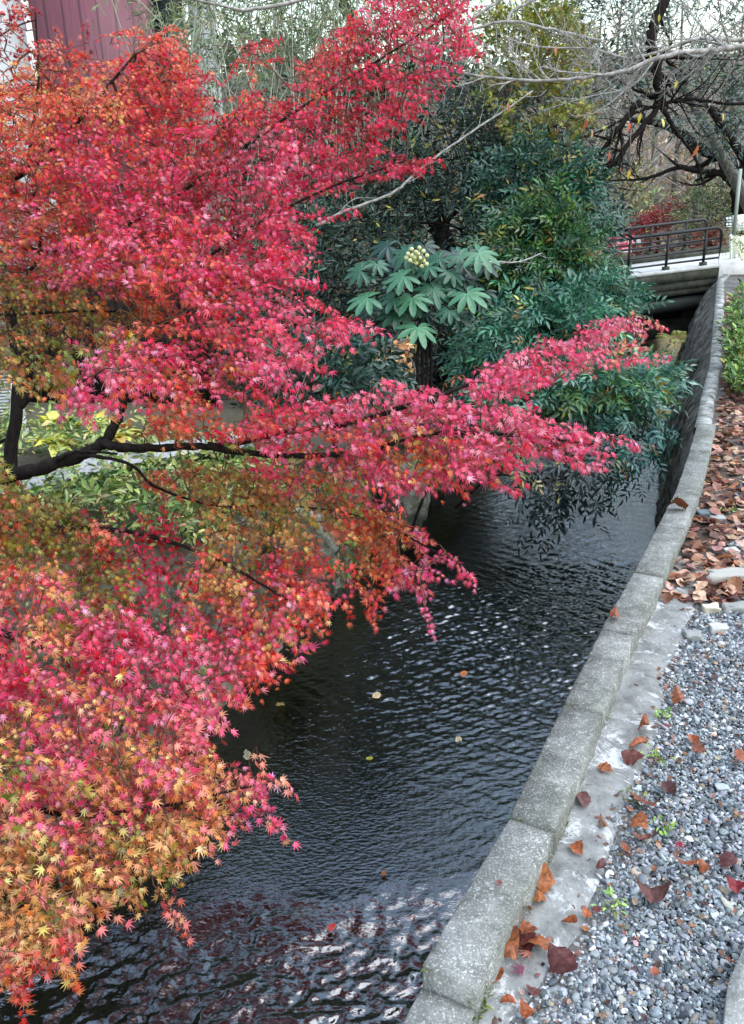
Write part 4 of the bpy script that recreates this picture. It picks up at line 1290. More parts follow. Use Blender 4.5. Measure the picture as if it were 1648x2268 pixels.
plant('nandina_bush', 'tall feathery nandina bush left of the bridge, green with a yellowish right side', 'nandina bush',
      [(1130, 480), (1230, 440), (1270, 500), (1290, 560), (1335, 635), (1320, 690), (1230, 720), (1120, 700), (1080, 620)],
      7.6, .55, 720, .16, [(41, 89, 59), (52, 104, 67), (73, 116, 62), (96, 126, 57), (32, 73, 52)], T_PIN, 2, (.14, .26), ang=45, droop=.3, leafdroop=.4, up=.4, foot=P(1180, 860, 7.6), trunk_r=.03)
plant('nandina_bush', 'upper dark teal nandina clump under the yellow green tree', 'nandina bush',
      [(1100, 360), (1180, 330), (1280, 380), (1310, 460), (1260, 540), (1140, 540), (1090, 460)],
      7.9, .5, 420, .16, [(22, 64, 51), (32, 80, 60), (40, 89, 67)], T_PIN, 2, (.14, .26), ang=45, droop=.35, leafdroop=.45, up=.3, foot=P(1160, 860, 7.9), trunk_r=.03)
plant('nandina_bush', 'bright teal nandina bush low beside the pink maple tip and the bridge beam', 'nandina bush',
      [(1080, 740), (1180, 690), (1300, 640), (1380, 650), (1390, 690), (1280, 740), (1200, 780), (1080, 830), (1040, 800)],
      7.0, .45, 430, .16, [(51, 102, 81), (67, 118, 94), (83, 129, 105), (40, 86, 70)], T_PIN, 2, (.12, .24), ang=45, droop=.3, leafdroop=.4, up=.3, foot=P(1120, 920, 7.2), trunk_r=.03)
plant('nandina_bush', 'nandina bush leaning over the water between the two pink maple fingers', 'nandina bush',
      [(1100, 870), (1250, 830), (1340, 825), (1410, 820), (1440, 830), (1445, 850), (1430, 870), (1400, 885), (1340, 905), (1230, 900), (1120, 890)],
      6.6, .4, 480, .155, [(59, 107, 86), (78, 121, 100), (99, 136, 113), (44, 88, 67), (76, 108, 56)], T_PIN, 2, (.12, .24), ang=45, droop=.3, leafdroop=.4, up=.3, foot=P(1060, 1000, 7.4), trunk_r=.025)
plant('nandina_bush', 'thin hanging nandina stems trailing to the water right of the pink maple tip', 'nandina bush',
      [(1340, 910), (1440, 920), (1450, 950), (1420, 1000), (1390, 1010), (1360, 990), (1350, 950)],
      6.2, .25, 42, .15, [(35, 80, 70), (48, 94, 78)], T_PIN, 2, (.12, .24), ang=40, droop=.6, leafdroop=.7, up=-.3, foot=P(1090, 1000, 7.2), trunk_r=.015)
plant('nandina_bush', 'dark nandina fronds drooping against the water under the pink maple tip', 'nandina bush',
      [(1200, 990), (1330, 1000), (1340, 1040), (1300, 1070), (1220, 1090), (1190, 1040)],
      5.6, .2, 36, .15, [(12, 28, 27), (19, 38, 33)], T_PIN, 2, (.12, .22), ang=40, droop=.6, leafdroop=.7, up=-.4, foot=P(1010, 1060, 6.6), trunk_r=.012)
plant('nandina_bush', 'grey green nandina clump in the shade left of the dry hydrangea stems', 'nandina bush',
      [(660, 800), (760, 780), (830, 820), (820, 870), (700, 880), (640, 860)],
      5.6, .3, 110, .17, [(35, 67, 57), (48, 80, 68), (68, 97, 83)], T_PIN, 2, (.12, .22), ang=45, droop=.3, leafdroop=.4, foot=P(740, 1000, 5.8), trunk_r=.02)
plant('nandina_bush', 'small nandina sprig with cream and green leaflets below the pink boughs', 'nandina bush',
      [(960, 1000), (1040, 990), (1150, 1000), (1160, 1030), (1100, 1060), (1000, 1030)], 4.2, .15, 22, .13, [(56, 96, 48), (120, 128, 64), (176, 160, 112), (72, 104, 56)], T_PIN, 1, (.08, .14), foot=P(900, 1110, 4.6), trunk_r=.01)

# fatsia: big hand-shaped leaves with flower heads
def fatsia_leaf():
    lobes = 8
    V = [(0, 0, 0)]; nr = 5; na = 8 * 6 + 1
    th = np.linspace(-math.radians(150), math.radians(150), na)
    for j in range(1, nr + 1):
        f = j / nr
        for a_ in th:
            ph = (a_ + math.radians(150)) / math.radians(300) * lobes
            lp = abs((ph % 1) - .5) * 2          # 0 mid lobe, 1 sinus
            big = 1 - .25 * (abs(a_) / math.radians(150)) ** 2
            R = big * (1 - .55 * lp ** 1.6)
            r_ = R * f
            z = -.22 * r_ * r_ + .05 * (lp - .5) * f - .05 * (1 - lp) * f * f
            V.append((r_ * math.cos(a_), r_ * math.sin(a_), z))
    V = np.array(V)
    T = [(0, 1 + k, 2 + k) for k in range(na - 1)]
    Q = [(1 + (j - 1) * na + k, 1 + j * na + k, 1 + j * na + k + 1, 1 + (j - 1) * na + k + 1) for j in range(1, nr) for k in range(na - 1)]
    return V, np.array(T), np.array(Q)


m_fat, t, b = new_mat('fatsia_leaf')
a_ = N(t, 'ShaderNodeAttribute', attribute_name='Col')
t.links.new(mixc(t, 1, a_.outputs['Color'], ramp(t, noise(t, 12, 4), [(.3, (.75, .75, .75)), (.7, (1.15, 1.15, 1.15))]), 'MULTIPLY'), b.inputs['Base Color'])
b.inputs['Roughness'].default_value = .38
fv, ft, fq = fatsia_leaf()
dFt = 6.2
fat = thing('fatsia_shrub', P(930, 860, dFt), 'fatsia shrub with large hand-shaped leaves and a round cream flower head on the left bank', 'shrub')
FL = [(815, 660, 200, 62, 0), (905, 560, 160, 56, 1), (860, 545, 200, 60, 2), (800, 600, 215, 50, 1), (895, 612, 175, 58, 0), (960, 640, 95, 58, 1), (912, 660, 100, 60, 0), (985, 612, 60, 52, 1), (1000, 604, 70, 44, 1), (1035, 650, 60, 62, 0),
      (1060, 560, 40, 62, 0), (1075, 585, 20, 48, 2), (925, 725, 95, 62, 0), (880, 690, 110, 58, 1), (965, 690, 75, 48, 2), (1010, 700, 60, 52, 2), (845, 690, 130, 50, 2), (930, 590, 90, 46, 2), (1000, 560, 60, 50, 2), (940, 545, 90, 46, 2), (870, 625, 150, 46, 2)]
crown0 = P(935, 660, dFt + .35)
stems = MB()
fc = s2l([(70, 120, 86), (44, 90, 64), (20, 54, 42)])  # front to back leaf greens, shade of the rear leaves put into the colour
FL += [(rng.uniform(800, 1075), rng.uniform(555, 700), rng.uniform(30, 210), rng.uniform(36, 50), 1 + k % 2) for k in range(26)]
for (x, y, dg, s_, sh_) in FL:
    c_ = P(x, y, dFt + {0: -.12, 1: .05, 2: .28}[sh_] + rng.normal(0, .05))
    a2 = math.radians(dg)
    xd = RT * math.cos(a2) - UP * math.sin(a2) * .8 - ZU * .25 - FW * .15
    nn = norm(ZU * .75 - FW * .72 + RT * .25 * math.cos(a2) + rng.normal(0, .12, 3))
    xd = norm(xd - nn * (xd @ nn)); yd = np.cross(nn, xd)
    s3 = s_ * .88 * dFt / F
    Vw = c_ + s3 * (fv[:, 0:1] * xd + fv[:, 1:2] * yd + fv[:, 2:3] * nn)
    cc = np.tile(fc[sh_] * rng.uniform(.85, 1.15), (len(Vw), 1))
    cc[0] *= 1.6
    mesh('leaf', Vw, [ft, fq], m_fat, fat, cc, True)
    stems.tube(smooth_line([crown0 + rng.normal(0, .05, 3), (crown0 + c_) / 2 + ZU * .06, c_], 4), .006, 5)
for k in range(4):
    stems.tube(smooth_line([P(930 + k * 8, 900, dFt + .4), P(925 + k * 10, 780, dFt + .4), crown0 + rng.normal(0, .06, 3)], 4), .014, 6)
stems.build('stems', M_BARK, fat, True)
def ico(c_, r_, mbx, col=None):
    bmx = bmesh.new(); bmesh.ops.create_icosphere(bmx, subdivisions=2, radius=r_)
    vs_ = np.array([v_.co[:] for v_ in bmx.verts]) * (1 + rng.normal(0, .04, (len(bmx.verts), 1)))
    mbx.add(vs_ + c_, T=[[v_.index for v_ in f_.verts] for f_ in bmx.faces], col=col); bmx.free()
fl = MB(); fs = MB()
for (x, y) in ((904, 562), (912, 552), (921, 558), (929, 549), (938, 556), (946, 566), (918, 570), (930, 572), (939, 578), (908, 577), (922, 583), (934, 590), (945, 585), (900, 571), (926, 562), (913, 566)):
    c_ = P(x, y, dFt - .1 + rng.normal(0, .05))
    ico(c_, .016, fl, s2l((226, 226, 168))); fs.tube([P(926, 588, dFt), c_], .004, 4, s2l((190, 196, 130)))
fh = fl.build('flower_head', mat_col('cream_flower', .7), fat, True)
fs.build('flower_stalks', mat_col('pale_stalk', .7), fh)

# dry hydrangea stems with papery heads below it
hy = thing('dry_hydrangea', P(880, 850, 5.9), 'dry tan hydrangea heads on curled grey stems below the hand-shaped leaves', 'dry plant')
mb = MB()
for a_ in range(7):
    x = 860 + rng.uniform(-25, 60)
    mb.tube(smooth_line([P(x, 880, 5.9), P(x + rng.normal(0, 14), 820, 5.85), P(x + rng.normal(-5, 18), 770, 5.8)], 5), .007, 5)
mb.build('stems', M_GREYB, hy, True)
for (x, y) in ((860, 775), (882, 768), (892, 784), (848, 788), (895, 820)):
    bs = np.array([P(x + rng.normal(0, 7), y + rng.normal(0, 6), 5.75 + rng.normal(0, .04)) for _ in range(7)])
    O, X_, N_, S_, I_ = sprays(bs, rng.normal(0, 1, bs.shape), .05, 2, -FW + rng.normal(0, .6, bs.shape), .045)
    V, T = stamp(tpl_oval(.8, .2, .1), O, X_, N_, S_)
    mesh('flower_head', V, T, M_DRY, hy, np.repeat(jitter_col(np.tile(s2l((206, 160, 112)), (len(O), 1)), len(O)), 8, 0))
# ---------------------------------------------------------------- bare branches
def branchy(mb, pts, r0, r1, nsub, ln, lev=2, seed=None, upb=.25, sides=6):
    """a bare limb with twigs; pts are world points"""
    line = smooth_line(pts, 6)
    k = np.linspace(0, 1, len(line))
    rad = r0 + (r1 - r0) * k
    jit = rng.normal(0, .25, line.shape) * rad[:, None]; jit[0] = 0
    line = line + jit
    mb.tube(line, rad, sides)
    if lev <= 0: return
    for j in range(nsub):
        f = rng.uniform(.12, 1.0)
        i = min(int(f * (len(line) - 1)), len(line) - 2)
        d0 = norm(line[i + 1] - line[i])
        d = norm(d0 * .75 + rng.normal(0, .55, 3) + ZU * upb * rng.normal(.6, .8))
        L_ = ln * rng.uniform(.4, 1.1) * (1 - .4 * f)
        p0 = line[i]
        p1 = p0 + d * L_ * .5 + rng.normal(0, .08, 3) * L_
        p2 = p0 + d * L_ + rng.normal(0, .14, 3) * L_ + ZU * .08 * L_
        branchy(mb, [p0, p1, p2], max(rad[i] * .5, .0028), .0016, max(2, nsub // 2), L_ * .55, lev - 1, upb=upb, sides=4 if lev > 1 else 3)


def pline(pl): return [P(*p_) for p_ in pl]


ch = thing('bare_cherry_tree', P(1760, 640, 8.0), 'bare cherry tree at the right edge whose pale leafless branches cross the upper right', 'tree')
mb = MB()
branchy(mb, pline([(1800, 700, 7.4), (1770, 400, 7.0), (1740, 180, 6.2), (1700, 105, 5.4)]), .12, .04, 0, 1, 0, sides=10)
branchy(mb, pline([(1700, 100, 5.4), (1640, 103, 5.2), (1560, 112, 5.1), (1470, 124, 5.0), (1390, 155, 5.0), (1310, 170, 5.0), (1200, 178, 5.0), (1090, 172, 5.05), (1010, 160, 5.1)]), .021, .006, 22, .55, 2)
branchy(mb, pline([(1700, 85, 5.4), (1600, 88, 5.3), (1540, 86, 5.2), (1470, 112, 5.2), (1390, 128, 5.2), (1310, 108, 5.2), (1200, 104, 5.3), (1120, 85, 5.3)]), .016, .004, 22, .5, 2)
branchy(mb, pline([(1330, 90, 5.3), (1225, 66, 5.3), (1125, 47, 5.3), (1045, 66, 5.3), (960, 95, 5.3)]), .010, .008, 6, .35, 1)
branchy(mb, pline([(1125, 52, 5.3), (1132, 28, 5.3), (1165, 8, 5.3), (1210, -12, 5.3)]), .012, .010, 3, .3, 1)
branchy(mb, pline([(1460, 118, 5.1), (1400, 190, 5.1), (1300, 215, 5.0), (1200, 245, 5.0)]), .006, .002, 10, .35, 1)
branchy(mb, pline([(720, -12, 5.5), (560, 22, 5.5), (480, 10, 5.5), (400, -10, 5.5)]), .014, .006, 8, .3, 1)
branchy(mb, pline([(1140, -20, 5.3), (1020, 60, 5.3), (960, 110, 5.4), (880, 140, 5.5)]), .010, .005, 8, .3, 1)
mb.build('branches', M_PALE, ch, True)
lv = [(1546, 320, (226, 130, 80), .10), (1395, 270, (190, 90, 70), .07), (1350, 335, (200, 110, 80), .06), (1500, 178, (220, 200, 90), .05), (1420, 250, (226, 200, 70), .06), (1465, 262, (226, 204, 80), .06), (1230, 100, (190, 120, 80), .06), (1125, 225, (200, 130, 100), .06), (1300, 265, (200, 80, 60), .06), (1310, 285, (190, 150, 130), .06), (1395, 375, (226, 190, 70), .06), (1460, 30, (200, 190, 90), .05), (1600, 250, (220, 200, 100), .05), (1440, 120, (226, 210, 90), .06)]
O = np.array([P(x, y, 5.0) for x, y, c_, s_ in lv])
for o_, q_ in zip(O, lv):
    V, T = stamp(T_OVAL, o_[None], -ZU[None] + rng.normal(0, .2, (1, 3)), -FW[None] + rng.normal(0, .3, (1, 3)), np.array([q_[3]]))
    mb = MB(); mb.add(V, T=T, col=s2l(q_[2]))
    mb.tube([o_ - ZU * .004, o_ + ZU * .10 + rng.normal(0, .02, 3), o_ + ZU * .35 + rng.normal(0, .06, 3)], .002, 3, s2l((120, 110, 100)))
    mb.build('leaf', M_LEAF, ch)

dk = thing('dark_limbed_tree', P(1690, 640, 19), 'tree with black forked limbs and a thick leaning trunk at the right edge', 'tree')
mb = MB(); dd = 19.0
branchy(mb, pline([(1690, 640, dd), (1665, 520, dd), (1650, 420, dd), (1644, 388, dd)]), .50, .28, 0, 1, 0, sides=12)
branchy(mb, pline([(1648, 400, dd), (1606, 357, dd), (1552, 326, dd), (1494, 287, dd), (1440, 270, dd), (1380, 262, dd)]), .18, .04, 12, 1.8, 2, upb=.1)
branchy(mb, pline([(1650, 430, dd), (1600, 385, dd), (1560, 380, dd), (1500, 372, dd + .3), (1430, 395, dd + .4), (1350, 400, dd + .4)]), .11, .02, 14, 1.6, 2, upb=0)
mb.build('trunk', M_BARK, dk, True)
mb = MB(); dd = 9.0
branchy(mb, pline([(1478, -40, dd), (1471, 5, dd), (1455, 43, dd), (1441, 93, dd), (1455, 140, dd), (1461, 235, dd)]), .062, .05, 14, .9, 2)
branchy(mb, pline([(1461, 233, dd), (1412, 295, dd), (1370, 349, dd), (1343, 376, dd), (1335, 420, dd), (1345, 455, dd)]), .034, .010, 16, .8, 2, upb=-.1)
branchy(mb, pline([(1416, 225, dd), (1385, 265, dd), (1350, 312, dd), (1325, 360, dd), (1300, 410, dd)]), .036, .022, 12, .8, 2, upb=-.1)
branchy(mb, pline([(1465, 235, dd), (1490, 280, dd), (1510, 307, dd), (1540, 349, dd), (1560, 410, dd)]), .028, .010, 9, .5, 2, upb=-.1)
branchy(mb, pline([(1461, 235, dd), (1490, 225, dd), (1540, 220, dd), (1620, 230, dd), (1690, 225, dd)]), .026, .012, 16, .9, 2)
branchy(mb, pline([(1458, 235, dd), (1420, 245, dd), (1340, 285, dd), (1270, 310, dd)]), .02, .008, 9, .6, 2)
br_l = mb.build('hanging_limbs', M_BARK, dk, True)
# pole and prop by the trunk
pr = thing('support_pole', P(1628, 600, 10.5), 'pale green pole leaning beside the thick dark trunk at the right edge', 'pole')
mb = MB(); mb.tube([P(1625, 520, 10.5), P(1640, 375, 10.4)], .025, 8); mb.build('pole', flat_mat('grey_green_pole', (.30, .34, .28)), pr, True)

# diagonal pale dead branch across the dark evergreen
dg = thing('leaning_branch', P(731, 452, 6.6), 'long bare pale branch leaning diagonally across the dark evergreens', 'branch')
mb = MB(); branchy(mb, pline([(700, 500, 6.6), (760, 470, 6.6), (867, 429, 6.6), (920, 384, 6.6), (988, 331, 6.6), (1070, 275, 6.6), (1123, 241, 6.6), (1180, 200, 6.6)]), .014, .006, 8, .4, 1); mb.build('wood', M_PALE, dg, True)
dg2 = thing('leaning_branch', P(1250, 520, 7.0), 'short forked pale branch poking out right of the hand-shaped leaves', 'branch')
mb = MB(); branchy(mb, pline([(1050, 590, 6.4), (1090, 580, 6.4), (1150, 580, 6.6), (1200, 560, 6.8)]), .010, .004, 6, .3, 1); mb.build('wood', M_PALE, dg2, True)

# ---------------------------------------------------------------- woods behind, upper right and top
GREYG = [(70, 92, 80), (94, 112, 98), (52, 74, 64), (120, 132, 112), (44, 62, 54)]
plant('evergreen_tree', 'grey green evergreen crown full of bright sky gaps at the top right corner', 'evergreen tree',
      [(1380, -60), (1720, -60), (1720, 260), (1600, 330), (1480, 260), (1380, 200), (1330, 60)], 15, 2.2, 400, .12, GREYG, T_NARROW, 5, (.3, .6), droop=.1, up=.3, foot=P(1740, 600, 15), trunk_r=.16, rmax=.06, wood=M_GREYB)
plant('evergreen_tree', 'middle evergreen crown between the olive maple and the dark hanging limbs', 'evergreen tree',
      [(1180, -60), (1400, -60), (1440, 100), (1420, 240), (1360, 330), (1290, 400), (1240, 300), (1200, 120)], 13.5, 2.0, 400, .12, GREYG + DKGREEN[:3], T_NARROW, 5, (.3, .55), droop=.1, up=.3, foot=P(1220, 620, 13.5), trunk_r=.14, rmax=.05, wood=M_GREYB)
plant('evergreen_tree', 'low evergreen boughs under the pale branches at the right edge', 'evergreen tree',
      [(1480, 180), (1720, 150), (1720, 330), (1640, 350), (1560, 300), (1500, 260)], 13, 1.4, 200, .12, [(38, 60, 52), (56, 78, 66), (80, 96, 80)], T_NARROW, 5, (.3, .5), droop=.1, up=.1, foot=P(1790, 600, 13), trunk_r=.14, rmax=.05)

plant('vine_thicket', 'pale grey green tangle of vines and leaves closing the gap at the top centre', 'thicket',
      [(360, -60), (980, -60), (1080, 60), (1060, 300), (700, 380), (360, 360)], 11.6, .8, 520, .11, [(116, 130, 100), (140, 152, 122), (90, 108, 82), (70, 92, 70), (160, 166, 136)], T_NARROW, 4, (.2, .45), droop=.3, up=.3, foot=P(700, 700, 11.6), trunk_r=.06, wood=M_GREYB, gap=.30)
# bamboo and vine thicket at the top centre
bt = thing('bamboo_thicket', P(640, 700, 10.0), 'pale dry bamboo thicket with fine leaves at the top between the two red crowns', 'bamboo')
mb = MB()
bb, bd = [], []
for k in range(150):
    x = rng.uniform(390, 930); d = rng.uniform(9.0, 10.2)
    a_ = np.array(P(x, 400, d)); a_[2] = 0
    x2 = x + rng.normal(30, 130); y2 = rng.uniform(-120, 140)
    b2 = P(x2, y2, d + rng.normal(0, .3))
    l_ = smooth_line([a_, (a_ + b2) / 2 + rng.normal(0, .3, 3), b2, b2 + (b2 - a_) * .08 + rng.normal(0, .15, 3) - ZU * .1], 6)
    mb.tube(l_, np.linspace(.009, .003, len(l_)), 4)
    for _ in range(7):
        f = rng.uniform(.55, 1); bb.append(l_[int(f * (len(l_) - 1))]); bd.append(norm(rng.normal(0, 1, 3) + ZU * .4))
mb.build('canes', mat_noise('dry_cane', [(.3, (.20, .20, .15)), (.7, (.46, .45, .36))], 8, .7), bt)
bb = np.array(bb); bd = np.array(bd)
O, X_, N_, S_, I_ = sprays(bb, bd, .3, 3, ZU + rng.normal(0, .5, bb.shape), .12, 40, .3, .4)
V, T = stamp(tpl_oval(.16, .2, .03), O, X_, N_, S_)
mesh('leaves', V, T, M_LEAF, bt, np.repeat(jitter_col(s2l([(140, 150, 110), (110, 132, 84), (170, 172, 140), (90, 116, 80)])[rng.integers(0, 4, len(O))], len(O)), 8, 0))

# hillside trees: bare crowns in beige and pink grey, one by one
M_HILLTWIG = mat_noise('hill_twigs', [(.3, (.20, .165, .15)), (.7, (.44, .38, .35))], 6, .9)
hill_sp = [(1250, 32, 1.0, 'slender bare tree far left on the hillside behind the dark limbs'), (1300, 26, 1.1, 'wide bare beige tree on the hillside left of the bridge'), (1345, 30, 1.2, 'bare pinkish tree on the hillside above the red banner'), (1400, 36, 1.25, 'tall bare grey tree in the middle of the hillside'),
           (1440, 27, .9, 'short bare tree behind the small arrow sign'), (1490, 33, 1.2, 'bare tree on the hillside right above the far red maple'), (1540, 29, 1.0, 'bare beige tree behind the green shrubs past the bridge'), (1590, 37, 1.2, 'bare tree on the hill under the right hand evergreen'), (1640, 31, 1.1, 'bare hillside tree behind the thick leaning trunk'), (1370, 24, .75, 'low bare bush-like tree nearest the bridge end')]
for (px, d, sc_, lab) in hill_sp:
    g = P(px, 470, d); gz = float(hill(g[0], g[1])) + .3
    foot = np.array([g[0], g[1], gz])
    r_ = thing('bare_tree', foot, lab, 'tree', 'bare trees on the hillside')
    mb = MB(); H = 6.0 * sc_
    mb.tube(smooth_line([foot - ZU * .4, foot + ZU * H * .4 + rng.normal(0, .1, 3), foot + ZU * H + rng.normal(0, .3, 3)], 5), np.linspace(.13, .03, 11), 6)
    mb.build('trunk', M_GREYB, r_, True)
    mb = MB()
    for k in range(20):
        h_ = rng.uniform(.15, .95) * H; a2 = rng.uniform(0, 6.28); L_ = H * .42 * (1.05 - h_ / H * .6)
        p0 = foot + ZU * h_; d3 = np.array([math.cos(a2), math.sin(a2), rng.uniform(.3, 1.0)])
        branchy(mb, [p0, p0 + d3 * L_ * .5, p0 + d3 * L_ + ZU * .2], .03, .012, 7, L_ * .6, 2, sides=4)
    mb.build('branches', M_HILLTWIG, r_)
TAN = [(176, 156, 140), (196, 176, 158), (150, 132, 116), (160, 150, 120), (190, 160, 150)]
for (poly, d, cols, n, lab) in (
        ([(1260, 330), (1420, 300), (1560, 330), (1660, 380), (1660, 520), (1260, 520)], 34, TAN, 420, 'broad faded tan tree mass clothing the hillside beyond the bridge'),
        ([(1290, 420), (1400, 400), (1440, 470), (1420, 520), (1330, 530), (1280, 500)], 24, [(150, 150, 112), (170, 164, 128), (120, 130, 96)], 200, 'pale yellowish bush on the slope behind the red banner')):
    plant('hillside_tree' if d > 30 else 'hillside_bush', lab, 'tree' if d > 30 else 'bush', poly, d, 2.0 if d > 30 else 1, n, .30 if d > 30 else .2, cols, T_OVAL, 5, (.4, 1.0), foot=P(1420, 540, d), mat=M_DRY, wood=M_GREYB, trunk_r=.12, keep=.8)
plant('far_red_maple', 'small deep red maple past the bridge, above the railing', 'maple tree',
      [(1395, 530), (1405, 495), (1450, 475), (1500, 455), (1512, 470), (1490, 500), (1440, 520)], 21, .8, 330, .075, [(150, 30, 44), (172, 40, 54), (128, 22, 36)], T_MAPLE, 4, (.2, .4), foot=P(1450, 560, 21), trunk_r=.06)
plant('red_bush', 'dull red azalea bush seen through the bridge railings', 'bush',
      [(1385, 545), (1400, 525), (1500, 515), (1590, 505), (1600, 560), (1560, 590), (1390, 600)], 20.2, .5, 430, .07, [(150, 40, 44), (170, 60, 48), (120, 30, 32), (150, 84, 60)], T_OVAL, 4, (.15, .3), foot=P(1480, 600, 20.2), trunk_r=.04)
plant('orange_bush', 'small rust orange bush at the right end of the bridge railing', 'bush',
      [(1545, 520), (1590, 512), (1600, 545), (1570, 560), (1545, 545)], 19.4, .3, 110, .06, [(178, 84, 50), (150, 60, 40)], T_OVAL, 4, (.12, .25), foot=P(1570, 580, 19.4), trunk_r=.03)
plant('green_shrub', 'yellow green shrub above the railing next to the far red maple', 'shrub',
      [(1500, 500), (1520, 440), (1570, 405), (1620, 420), (1640, 470), (1600, 500), (1560, 515)], 20, 1.0, 430, .09, [(86, 110, 62), (120, 134, 76), (60, 84, 54), (142, 140, 92), (48, 74, 54)], T_OVAL, 4, (.2, .4), foot=P(1570, 560, 20), trunk_r=.06)
plant('green_shrub', 'dark green shrub left of the arrow sign behind the bridge', 'shrub',
      [(1345, 520), (1370, 480), (1400, 490), (1410, 520), (1380, 545)], 21.5, .6, 120, .09, [(40, 70, 56), (56, 88, 66)], T_OVAL, 4, (.2, .4), foot=P(1375, 560, 21.5), trunk_r=.04)
plant('green_shrub', 'pale leafy shrub in front of the cream notice board at the right edge', 'shrub',
      [(1610, 540), (1625, 505), (1670, 500), (1670, 540), (1640, 545)], 16, .25, 70, .06, [(130, 150, 90), (170, 180, 120), (100, 124, 72)], T_OVAL, 4, (.1, .2), foot=P(1665, 590, 16), trunk_r=.01)
plant('backdrop_wood', 'dark wooded slope closing the view behind the evergreens and house', 'trees',
      [(-100, 200), (300, 260), (700, 300), (1000, 260), (1300, 380), (1340, 560), (1250, 680), (700, 760), (-100, 800)], 15, 1.5, 1000, .22, [(24, 42, 36), (36, 58, 46), (54, 72, 56)], T_OVAL, 5, (.4, .9), foot=P(700, 700, 15), trunk_r=.15, up=.3)

plant('far_wood', 'grey green wooded ridge far behind the thicket at the top', 'trees',
      [(-200, 100), (300, 150), (560, 110), (800, 170), (1000, 130), (1250, 200), (1320, 330), (1300, 400), (-200, 400)], 62, 8, 800, 1.1, [(86, 100, 86), (104, 112, 98), (70, 88, 76), (130, 122, 108)], T_OVAL, 4, (1.5, 4), foot=P(700, 420, 62), trunk_r=.5, mat=M_DRY, gap=.2)

# hedge by the path on the right
plant('hedge', 'rounded yellow green azalea hedge along the path at the right edge', 'hedge',
      [(1625, 670), (1650, 650), (1770, 650), (1770, 870), (1645, 872), (1622, 845), (1616, 790), (1620, 720)],
      lambda x, y: 7.0 + 3.4 * np.clip((860 - y) / 220, 0, 1), .35, 620, .075, [(104, 140, 60), (132, 164, 76), (76, 110, 52), (156, 180, 96), (60, 92, 50)], T_OVAL, 5, (.10, .2), droop=.1, up=.8, foot=P(1690, 860, 7.6), trunk_r=.03, nrm_up=.9)

# garden plants on the left bank
gx, gl_, gn = [], [], []
n_ = 2000
xy = sample_poly([(-60, 920), (200, 900), (420, 960), (700, 1000), (860, 1060), (760, 1180), (640, 1240), (420, 1330), (200, 1330), (-60, 1280)], n_)
gb = np.array([PZ(x, y, -.10 + rng.uniform(0, .16)) for x, y in xy])
keepm = (gb[:, 0] < xl(gb[:, 1]) - .05) & (vnoise(gb, 1.5, 8) > .38)
gb = gb[keepm]
O, X_, N_, S_, I_ = sprays(gb, norm(rng.normal(0, 1, gb.shape) * np.array([1, 1, .3]) + ZU * .5), .12, 3, ZU + rng.normal(0, .4, gb.shape) - FW * .3, .07, 60, .2, .2)
V, T = stamp(T_OVAL, O, X_, N_, S_)
cl = s2l([(130, 150, 70), (170, 182, 100), (90, 120, 52), (64, 92, 44), (190, 190, 126)])
cg = jitter_col(cl[rng.integers(0, 5, len(O))], len(O))
tag(mesh('ground_cover', V, T, M_LEAF, None, np.repeat(cg, 8, 0)), 'yellow green ground cover plants under the maple on the left bank', 'ground cover', kind='stuff')
# paler gravel walk in the garden
ys_ = np.linspace(0, 1, 40)
l_ = smooth_line([PZ(-200, 1120, .02), PZ(80, 1055, .02), PZ(250, 1015, .02), PZ(430, 985, .02), PZ(640, 965, .02)], 10)
tn = norm(np.gradient(l_, axis=0)); sd = np.cross(tn, ZU)
Vl = []
for p_, s_ in zip(l_, sd):
    for f in (-.22, -.1, .1, .22): Vl.append((p_ + s_ * f) * np.array([1, 1, 0]) + ZU * (.03 - .25 * abs(f) ** 2))
i = np.arange(len(l_) - 1)[:, None] * 4 + np.arange(3)[None]
tag(mesh('garden_walk', Vl, np.stack([i, i + 4, i + 5, i + 1], -1).reshape(-1, 4), mat_noise('pale_gravel', [(.35, (.35, .34, .34)), (.65, (.62, .62, .62))], 60, .9, bumps=(90, .5, .01)), smooth=True), kind='structure')
# hosta-like yellowing clumps, each a plant
for (x, y, lab) in ((118, 940, 'yellowing broad-leaved plant nearest the white lantern'), (125, 985, 'low ring of yellow leaves below the lantern plant'), (207, 945, 'bright yellow drooping plant beside the white marker stake'), (255, 972, 'yellow leafy plant touching the fork of the maple limb')):
    c_ = PZ(x, y, -.02)
    hp = thing('yellow_plant', c_, lab, 'plant', 'yellowing plants in the garden')
    bs = np.tile(c_, (16, 1)) + rng.normal(0, .03, (16, 3)) * [1, 1, 0]
    a2 = rng.uniform(0, 6.28, 16)
    X2 = np.stack([np.cos(a2), np.sin(a2), rng.uniform(.2, 1.0, 16)], -1)
    V, T = stamp(tpl_oval(.5, .5, .08), bs, X2, ZU + 0 * X2 + rng.normal(0, .2, X2.shape), rng.uniform(.12, .22, 16))
    mesh('leaves', V, T, M_LEAF, hp, np.repeat(jitter_col(s2l([(216, 206, 84), (190, 192, 80), (226, 218, 120)])[rng.integers(0, 3, 16)], 16), 8, 0))
